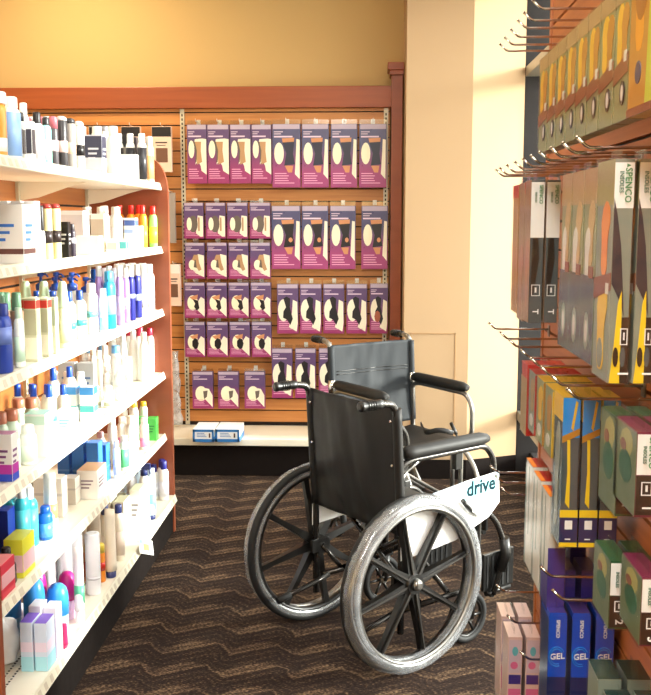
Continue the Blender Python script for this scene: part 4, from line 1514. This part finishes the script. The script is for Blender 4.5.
tag(wheelchair(-.02 - .766 * WX, 3.364 - .643 * WX, math.atan2(.643, .766), True), 'black wheelchair with large film-wrapped spoked wheels and white side guard', 'wheelchair', 'wheelchairs')
tag(wheelchair(.006, 4.735, math.atan2(-.82, .575), False), 'transport wheelchair with slate blue back and silver uprights behind the large-wheeled one', 'wheelchair', 'wheelchairs')

# ==================================================== RIGHT SLATWALL RACK
XW, XF = .505, .36           # slat face and the front of the packages
rk = empty('slatwall_rack', (XW, 1.7, 0))
tag(rk, 'freestanding orange wooden slatwall rack of insole packages right of the wheelchairs', 'display rack')
b = MB()
z = .06
while z < 2.34:
    b.box(XW, XW + .012, .7, 2.80, z, min(z + .069, 2.34), rslat_m)
    z += .0765
b.box(XW + .012, XW + .03, .7, 2.80, 0, 2.36, groove_m)
loc(b, 'slat_panel', rk)
loc(MB().box(XW - .004, XW + .034, 2.80, 2.825, 0, 2.40, rslat_m, .002), 'edge_trim', rk)
loc(MB().box(XW - .004, XW + .034, .675, .70, 0, 2.40, rslat_m, .002), 'edge_trim', rk)
loc(MB().box(XW - .10, XW + .12, .70, 2.80, 0, .055, dark_m), 'foot', rk)

HZ = {}


def hook(y, z, xt, where, x0=XW):
    b = MB()
    b.tube(bend([(XW - .001, y, z), (xt + .018, y, z), (xt, y, z + .017)], .008, 4), .0027, chrome, 8)
    b.tube([(xt + .0005, y, z + .0165), (xt - .001, y, z + .019)], [.0034, .0030], chrome, 8)
    b.box(XW - .003, XW, y - .012, y + .012, z - .02, z + .012, steel)
    o = b.build('display_hook')
    want(o, 'chrome display hook', where, 'hook', 'display hooks on the right rack')


def ys_at(pts, xt):
    return [on(a, c, 'X', xt).y for a, c in pts]


# --- packages
gp = M('pack_moss', (.52, .54, .38), .3)
tanp = M('pack_tan', (.66, .55, .38), .3)
green = M('pack_green', (.10, .32, .19), .3)
maroon = M('pack_maroon', (.42, .12, .24), .3)
navyp = M('pack_navy', (.10, .16, .36), .3)
bluep = M('pack_blue', (.06, .30, .78), .3)
azure = M('pack_azure', (.12, .55, .88), .3)
yel = M('pack_yellow', (.93, .80, .15), .35)
gold = M('pack_gold', (.88, .70, .18), .35)
ochre = M('pack_ochre', (.72, .50, .16), .35)
rust = M('pack_rust', (.50, .26, .16), .35)
bkp = M('pack_black', (.10, .10, .10), .3)
slatep = M('pack_slate', (.30, .35, .37), .25)
redp = M('pack_red', (.74, .16, .14), .3)
orgp = M('pack_orange', (.90, .52, .18), .3)
pinkp = M('pack_pink', (.85, .62, .66), .3)
purp = M('pack_purple', (.26, .20, .52), .3)
greyg = M('pack_greygreen', (.50, .54, .50), .3)
pale = M('pack_pale', (.84, .82, .80), .3)
wlab = M('white_label', (.93, .94, .94), .35)
gtxt = M('green_lettering', (.22, .56, .38), .4)
wtxt = M('white_lettering', (.93, .94, .95), .4)
FOOT = [(.34, .01), (.50, 0), (.66, .01), (.78, .10), (.76, .30), (.80, .52), (.97, .70), (.95, .88), (.78, .98), (.55, 1), (.28, .90), (.14, .70), (.22, .45), (.22, .12)]


class Pack:
    """box package; front faces -X (into the aisle), spine faces -Y (towards the camera)"""

    def __init__(s, x0, x1, y0, y1, z0, z1, mat, desc, where, name='insole_package', case=True, tab=True, cat='package', group='packages on the right rack'):
        s.W, s.D, s.H = x1 - x0, y1 - y0, z1 - z0
        s.t = empty(name, (x0, y0, z0))
        if mat:
            MB().box(.0012, s.W - .0012, .0012, s.D - .0012, 0, s.H, mat, .001).build('box', None, s.t)
        if tab:
            MB().box(s.W * .5 - .0006, s.W * .5 + .0006, s.D * .2, s.D * .8, s.H, s.H + .016, clearp).build('hang_tab', None, s.t)
        if case:
            MB().box(-.0012, s.W + .0012, -.0028, s.D + .0008, -.001, s.H + .001, clearp, .0008).build('clear_case', None, s.t)
        s.k = {'f': 0, 's': 0, 't': 0}
        want(s.t, desc, where, cat, group)

    def shape(s, side, pts, mat, name='printed_shape', thick=.0004):
        """side f: front, a = 0..1 across from near edge to far edge as seen; s: spine, a = 0..1 left to right; b = height 0..1"""
        s.k[side] += 1
        off = -.0002 - .0001 * s.k[side]
        if side == 'f':
            q = [((1 - a) * s.D, b_ * s.H) for a, b_ in pts]
            MB().prism(q, (.0012 + off, 0, 0), (0, 1, 0), (0, 0, 1), (-1, 0, 0), thick + .0001 * s.k[side], mat).build(name, None, s.t)
        else:
            q = [(a * s.W, b_ * s.H) for a, b_ in pts]
            MB().prism(q, (0, .0012 + off, 0), (1, 0, 0), (0, 0, 1), (0, -1, 0), thick + .0001 * s.k[side], mat).build(name, None, s.t)

    def rect(s, side, a0, a1, b0, b1, mat, name='printed_band', **k):
        s.shape(side, [(a0, b0), (a1, b0), (a1, b1), (a0, b1)], mat, name, **k)

    def foot(s, side, a0, a1, b0, b1, mat, name='insole', **k):
        s.shape(side, [(a0 + (a1 - a0) * u, b0 + (b1 - b0) * v) for u, v in FOOT], mat, name, **k)

    def word(s, txt, a, b_, size, mat, name='lettering', side='s'):
        """vertical lettering on the spine, reading downwards"""
        text(txt, size, (a * s.W, -.0024, b_ * s.H), (0, 0, -1), (1, 0, 0), mat, s.t, name, .0002, .0002)

    def frame(s, side, a0, a1, b0, b1, mat, w=.004):
        """little white-outlined icon box with a bar inside"""
        s.k[side] += 1
        wa = w / s.W * .35
        wb = w / s.H * .35
        for r in ((a0, a1, b0, b0 + wb), (a0, a1, b1 - wb, b1), (a0, a0 + wa, b0, b1), (a1 - wa, a1, b0, b1), ((a0 * .6 + a1 * .4), (a0 * .4 + a1 * .6), b0 + (b1 - b0) * .3, b0 + (b1 - b0) * .75)):
            s.rect(side, *r, mat, 'icon')

    def digit(s, d, a, b_, size, mat):
        text(d, size, (a * s.W, -.0026, b_ * s.H), (0, 0, -1), (1, 0, 0), mat, s.t, 'numeral', .0002, .0004)


# ---- top row: insole cards seen edge-on along the aisle
TOP = [537.5, 546, 554.5, 564, 574, 585, 597, 611.5, 626, 651]
w = 'right rack top row'
for i in range(9):
    ya, yb_ = on(TOP[i], 150 - i * 3, 'X', XF).y, on(TOP[i + 1], 147 - i * 3, 'X', XF).y
    last = i == 8
    zt = 1.845 if not last else 1.93
    p = Pack(XF, XF + .028, yb_ + .002, ya, 1.652, zt, gp if not last else gold,
             'moss package with golden insoles and brown band' if not last else 'large golden yellow package with big insole and dark oval', w)
    if last:
        p.shape('f', [(.02, .0), (1, 0), (1, .98), (.02, .98)], ochre, 'printed_panel')
        p.foot('f', .12, .70, .30, .98, M('insole_amber', (.88, .60, .12), .35))
        p.shape('f', ell(.45, .62, .26, .18), M('insole_brown', (.62, .38, .10), .35), 'printed_heel')
        p.shape('f', [(.72, 0), (1, .0), (1, .80), (.82, .72)], M('pack_lime', (.72, .74, .22), .35), 'printed_panel')
        p.shape('f', ell(.42, .20, .12, .055), navyp, 'printed_oval')
        p.rect('f', .0, 1, .0, .04, rust)
    else:
        p.rect('f', 0, 1, .86, 1, tanp, 'header_card')
        p.foot('f', .08, .62, .42, .86, gold)
        p.foot('f', .40, .96, .40, .84, ochre)
        p.shape('f', [(0, .28), (1, .34), (1, .48), (0, .40)], rust, 'printed_band')
        p.rect('f', .70, .88, .42, .50, pale, 'printed_square')
        p.shape('f', ell(.66, .20, .16, .09), bkp, 'printed_oval')
        p.shape('f', ell(.66, .20, .08, .06), pale, 'printed_figure')
        p.rect('s', 0, 1, .86, 1, tanp, 'header_card')

# ---- second row
w = 'right rack second row'
zt, zb = 1.600, 1.268


def tall_spenco(x0, y0, y1, desc):
    p = Pack(x0, x0 + .0305, y0, y1, zb, zt, greyg, desc, w)
    p.rect('s', .03, .97, .785, .985, wlab, 'white_label')
    p.word('SPENCO', .66, .885, .0135, gtxt)
    p.word('INSOLES', .34, .90, .0085, M('teal_lettering', (.3, .5, .45), .4))
    p.shape('s', ell(.66, .972, .13, .010, 3), gtxt, 'tree_emblem')
    p.shape('s', [(.05, .45), (.55, .36), (.70, .30), (.62, .42), (.45, .62), (.22, .76), (.05, .83)], M('insole_dark', (.13, .16, .22), .35), 'insole')
    p.shape('s', [(.10, .0), (.62, .0), (.66, .15), (.56, .42), (.40, .36), (.28, .18)], yel, 'insole_edge')
    p.rect('s', .60, .97, 0, .30, bkp, 'black_corner')
    p.frame('s', .56, .92, .175, .25, wtxt)
    for a in (.36, .70):
        p.shape('s', ell(a, .12, .13, .045), bkp if a < .5 else slatep, 'printed_sole')
    p.digit('1', .72, .045, .022, wtxt)
    p.rect('f', 0, 1, .80, 1, M('pack_olive_tan', (.58, .56, .38), .3), 'header_card')
    p.foot('f', .25, .85, .48, .82, orgp)
    p.foot('f', .15, .85, .04, .46, gold)
    p.shape('f', [(0, .36), (1, .42), (1, .50), (0, .46)], rust, 'printed_band')
    p.rect('f', .72, .9, .40, .45, pale, 'printed_square')
    p.shape('f', ell(.5, .12, .16, .07), greyg, 'printed_oval')
    p.word('SPENCO', .5, -5, .001, gtxt) if 0 else None
    return p


y0 = on(613.5, 200, 'X', XF).y
tall_spenco(XF, y0, y0 + .105, 'tall package with white label and navy yellow insole')
tall_spenco(XF + .036, y0, y0 + .105, 'tall package with white label and navy yellow insole')
tall_spenco(XF + .072, y0, y0 + .105, 'tall package with white label and navy yellow insole')
for i, (a, c) in enumerate(((560.5, 570.5), (570.5, 582.5), (582.5, 595.5))):
    ya, yb_ = on(a, 250, 'X', XF).y, on(c, 250, 'X', XF).y
    p = Pack(XF, XF + .03, yb_ + .003, ya, zb + .012, zt - .006, gp, 'slim moss package with tan header, dark base', w)
    p.rect('f', 0, 1, .82, 1, tanp, 'header_card')
    p.foot('f', .30, .92, .50, .84, M('insole_sand', (.75, .62, .42), .35))
    p.foot('f', .12, .60, .40, .70, pale)
    p.rect('f', .0, 1, .0, .45, slatep, 'dark_base')
    p.shape('f', ell(.5, .16, .2, .10), greyg, 'printed_oval')
    p.shape('f', ell(.5, .16, .1, .06), pale, 'printed_figure')
    p.rect('f', .55, .9, .44, .50, rust)
y0 = on(531, 250, 'X', XF).y
for i in range(2):
    x0 = XF + i * .0345
    p = Pack(x0, x0 + .0315, y0 + .02, y0 + .10, zb + .015, zt, slatep, 'slim dark package with long white label', w)
    p.rect('s', .02, .98, .60, .985, wlab, 'white_label')
    p.word('SPENCO', .70, .90, .011, gtxt)
    p.word('INSOLES', .35, .88, .006, M('teal_lettering'))
    p.shape('s', [(.1, .18), (.35, .2), (.7, .45), (.6, .6), (.2, .6)], bkp, 'insole')
    p.frame('s', .2, .8, .19, .27, wtxt)
    p.digit('T', .5, .08, .018, wtxt)
    p.rect('f', 0, 1, 0, 1, M('pack_mauve', (.60, .45, .36), .3), 'printed_panel')
    p.foot('f', .2, .9, .1, .6, M('insole_rose', (.70, .52, .44), .35))
ya = on(523, 250, 'X', XF).y
p = Pack(XF, XF + .03, y0 + .105, y0 + .19, zb + .01, zt - .002, M('pack_mauve'), 'brownish package with pink insole at far end', w)
p.foot('f', .2, .9, .05, .55, M('insole_rose'))
p.rect('s', 0, 1, .92, 1, redp)
p = Pack(XF, XF + .03, y0 + .20, y0 + .29, zb + .02, zt - .004, M('pack_sand', (.72, .52, .32), .3), 'sand coloured package farthest along', w)
p.rect('f', 0, 1, .9, 1, redp)

# ---- third row
w = 'right rack third row'
zt, zb = 1.188, .905
y0 = on(561, 470, 'X', XF).y
for i in range(3):
    x0 = XF + i * .0365
    p = Pack(x0, x0 + .033, y0, y0 + .085, zb, zt, slatep, 'blue headed package with long yellow insole', w)
    p.rect('s', .02, .98, .735, 1, azure, 'blue_header')
    p.shape('s', [(.50, .80), (.62, .78), (.85, .97), (.72, .98)], gold, 'header_swoosh')
    p.shape('s', [(.02, .70), (.98, .755), (.98, .80), (.02, .745)], ochre, 'yellow_strip')
    p.shape('s', [(.28, .30), (.52, .26), (.52, .45), (.46, .72), (.30, .72), (.36, .5)], yel, 'insole')
    p.rect('s', .0, 1, .20, .25, yel)
    p.rect('s', 0, 1, .0, .20, navyp, 'navy_base')
    p.rect('s', .30, .72, .12, .18, wlab, 'white_label')
    p.digit('1', .45, .055, .014, wtxt)
    p.rect('s', 0, 1, 0, .03, yel)
    p.rect('f', 0, 1, .84, 1, gold, 'header_card')
    p.foot('f', .2, .8, .1, .82, M('pack_smoke', (.62, .62, .58), .2))
    MB().box(.001, p.W - .001, .001, p.D - .001, p.H + .0002, p.H + .001, gold).build('printed_top', None, p.t)
for i in range(3):
    ya = y0 + .10 + i * .10
    c_ = (gp, gp, greyg)[i]
    p = Pack(XF, XF + .10, ya, ya + .085, zb + .145, zt - .004, c_, 'moss package with yellow top behind blue headed ones', w)
    p.foot('f', .2, .9, .35, .9, (ochre, gold, tanp)[i])
    p.shape('f', ell(.5, .2, .25, .1), pale, 'printed_oval')
    MB().box(.001, p.W - .001, .001, p.D - .001, p.H + .0002, p.H + .001, (gold, gold, redp)[i]).build('printed_top', None, p.t)
    p.rect('s', 0, 1, .0, .98, (gold, ochre, redp)[i], 'side_print')
p = Pack(XF, XF + .09, y0 + .41, y0 + .49, zb + .12, zt + .0, redp, 'glossy red topped package at far end', w)
p.rect('f', 0, 1, 0, .8, tanp, 'printed_panel')


def small_spenco(yc, x0, z1, h, m, desc, where, n='1', dd=.10, front=M('pack_forest', (.36, .40, .26), .3)):
    p = Pack(x0, x0 + .031, yc, yc + dd, z1 - h, z1, m, desc, where)
    p.rect('s', .06, .94, .50, .97, wlab, 'white_label')
    p.word('SPENCO', .66, .76, .0115, gtxt)
    p.word('INSOLES', .36, .74, .0065, M('teal_lettering'))
    p.shape('s', ell(.66, .93, .13, .02, 3), gtxt, 'tree_emblem')
    p.rect('s', .06, .94, .03, .49, bkp, 'black_base')
    p.frame('s', .28, .74, .26, .42, wtxt)
    p.digit(n, .5, .12, .016, wtxt)
    p.rect('f', 0, 1, .02, .98, front, 'printed_panel')
    p.foot('f', .12, .85, .30, .96, M('insole_olive', (.62, .58, .32), .35))
    p.shape('f', ell(.52, .50, .30, .20), green, 'printed_leaf')
    p.shape('f', ell(.4, .74, .14, .07), rust, 'printed_dot')
    return p


y1 = on(617, 440, 'X', XF).y
for i in range(2):
    small_spenco(y1, XF + i * .036, on(617, 418, 'X', XF).z, .145, green, 'green insole package left of the maroon ones', w)
y2 = on(637, 430, 'X', XF).y
for i in range(2):
    p = small_spenco(y2, XF + i * .036, on(637, 432, 'X', XF).z, .118, maroon, 'maroon insole package nearest the camera', w, dd=.11)

# ---- fourth row: blue boxes, green and maroon boxes lower, pale ones with red tops
w = 'right rack fourth row'
yb0 = on(549, 615, 'X', XF).y
z1 = on(549, 613, 'X', XF).z
for r_ in range(3):
    for i in range(3 if r_ < 1 else 2):
        x0 = XF + i * .046 + (.04 if r_ else 0)
        zz = z1 + (0, .045, .09)[r_]
        p = Pack(x0, x0 + .036, yb0 + r_ * .115, yb0 + r_ * .115 + .085, zz - .26, zz, bluep if r_ == 0 else purp,
                 ('front blue carton with white swirl lettering', 'middle indigo topped blue carton', 'rear indigo topped carton')[r_], w)
        MB().box(.002, p.W - .002, .002, p.D - .002, p.H + .0002, p.H + .0008, purp).build('printed_top', None, p.t)
        if r_ == 0:
            p.rect('s', .0, 1, .50, .98, bluep, 'blue_panel')
            p.word('SPENCO', .5, .88, .0098, wtxt)
            text('GEL', .017, (p.W * .5, -.0026, p.H * .66), (1, 0, .1), (0, 0, 1), wtxt, p.t, 'lettering', .0002, .0003)
            b = MB()
            for rr_ in (.012, .0155):
                b.tube([V((p.W * .47 + rr_ * math.cos(q), -.0026, p.H * .66 + rr_ * 1.3 * math.sin(q))) for q in [.5 + 4.6 * j / 20 for j in range(21)]], .0007, azure, 5)
            b.build('swirl', None, p.t)
            p.rect('s', 0, 1, .0, .49, navyp, 'navy_base')
            p.rect('f', 0, 1, 0, .95, navyp, 'side_panel')
yy = on(609, 590, 'X', XF).y
small_spenco(yy, XF, on(607, 557, 'X', XF).z, .105, green, 'green insole package above the blue cartons', w, '2')
small_spenco(yy, XF + .036, on(607, 557, 'X', XF).z, .105, green, 'green insole package above the blue cartons', w, '2')
yy = on(641, 590, 'X', XF).y
small_spenco(yy, XF, on(641, 577, 'X', XF).z, .095, maroon, 'maroon insole package at right edge', w, '3')
yr = y0 + .10
for i in range(3):
    p = Pack(XF, XF + .034, yr + i * .10, yr + i * .10 + .085, .74, .972 + .004 * i, pale, 'pale package with red and orange top', 'right rack fourth row')
    MB().box(.001, p.W - .001, .001, p.D - .001, p.H + .0002, p.H + .0008, redp).build('printed_top', None, p.t)
    MB().box(.000, .010, .001, p.D - .001, p.H + .0008, p.H + .0014, orgp).build('orange_edge', None, p.t)
    if i == 0:
        p.rect('s', 0, 1, 0, .55, purp, 'purple_base')
        p.rect('f', 0, 1, 0, .3, purp, 'purple_base')
    p.rect('f', .42, .5, .32, .96, greyg, 'printed_stripe')
    p.rect('f', .0, .1, 0, .96, greyg, 'printed_stripe')

# ---- lowest visible row: pink cartons far, dark ones near
w = 'right rack lowest row'
yp = on(508, 640, 'X', XF).y
for r_ in range(2):
    for i in range(2):
        x0 = XF + i * .045
        zz = on(508, 637, 'X', XF).z
        p = Pack(x0, x0 + .038, yp + r_ * .13 - .0, yp + r_ * .13 + .10, zz - .25, zz, M('pack_blush', (.84, .72, .70), .3), ('front', 'rear')[r_] + ' blush pink carton with pale clear top', w)
        p.rect('s', .1, .9, .62, .97, M('card_lilac', (.78, .70, .76), .3), 'printed_panel')
        p.shape('s', ell(.5, .85, .2, .05), M('print_aqua', (.35, .68, .74), .4), 'printed_drop')
        p.shape('s', ell(.45, .70, .25, .04), M('print_rose', (.82, .40, .58), .4), 'printed_petal')
        p.rect('s', .1, .9, .5, .6, purp)
        p.rect('s', .1, .9, .2, .45, M('print_rose'))
for i in range(3):
    yq = on(598 + i * 18, 672, 'X', XF).y
    for j in range(2):
        p = Pack(XF + j * .045, XF + j * .045 + .038, yq, yq + .07, .28, on(598, 680, 'X', XF).z, greyg, 'dark green clear topped carton at bottom edge', w)
        MB().box(.001, p.W - .001, .001, p.D - .001, p.H + .0002, p.H + .0008, M('pack_pine', (.14, .24, .22), .2)).build('printed_top', None, p.t)

# --- hooks
XT = XF - .022
w = 'near the top of right rack'
for y in ys_at([(500, 50), (505, 40), (511, 31), (518, 21), (524, 9), (533, -2)], XT):
    hook(y, 1.945, XT, w)
w = 'between top and second rows of right rack'
for y in ys_at([(496, 171), (500, 169.5), (507, 167), (515, 162), (523, 160), (531, 155), (540, 151), (551, 148), (563, 143), (577, 141)], XT):
    hook(y, 1.628, XT, w)
w = 'between second and third rows of right rack'
for y in ys_at([(489, 324), (500, 334), (509, 343), (521, 355), (531, 364), (541, 375), (552, 390), (567, 401)], XT):
    hook(y, 1.212, XT, w)
w = 'between third and fourth rows of right rack'
for y in ys_at([(495, 446), (500, 460), (506, 475), (548, 531), (560, 551)], XT - .0):
    hook(y, .85 if y < 2.2 else .85, XT - .01, w)
w = 'above the lowest row of right rack'
for y in ys_at([(497, 585), (508, 607), (521, 632), (541, 665)], XT):
    hook(y, .56, XT, w)

# ================================================================== LIGHT
wd = bpy.data.worlds.new('overcast')
sc.world = wd
wd.use_nodes = True
nt = wd.node_tree
bg = nt.nodes['Background']
tc = nt.nodes.new('ShaderNodeTexCoord')
sp = nt.nodes.new('ShaderNodeSeparateXYZ')
cr = nt.nodes.new('ShaderNodeValToRGB')
cr.color_ramp.elements[0].position = .45
cr.color_ramp.elements[0].color = (.60, .58, .55, 1)
cr.color_ramp.elements[1].position = .75
cr.color_ramp.elements[1].color = (1, .985, .95, 1)
mr = nt.nodes.new('ShaderNodeMapRange')
mr.inputs['From Min'].default_value = -1
nt.links.new(tc.outputs['Generated'], sp.inputs[0])
nt.links.new(sp.outputs['Z'], mr.inputs['Value'])
nt.links.new(mr.outputs['Result'], cr.inputs['Fac'])
nt.links.new(cr.outputs['Color'], bg.inputs['Color'])
bg.inputs['Strength'].default_value = 8.0
sl = bpy.data.lights.new('sun', 'SUN')
sl.energy = 16.0
sl.angle = math.radians(14)
sl.color = (1, .97, .90)
so = bpy.data.objects.new('sun', sl)
COL.objects.link(so)
d = V((-1, .02, -.27))
so.rotation_euler = d.to_track_quat('-Z', 'Y').to_euler()

finish_labels()
vs = sc.view_settings
vs.view_transform = 'Standard'
vs.look = 'None'
vs.gamma = 1
vs.use_curve_mapping = False
vs.exposure = -0.1
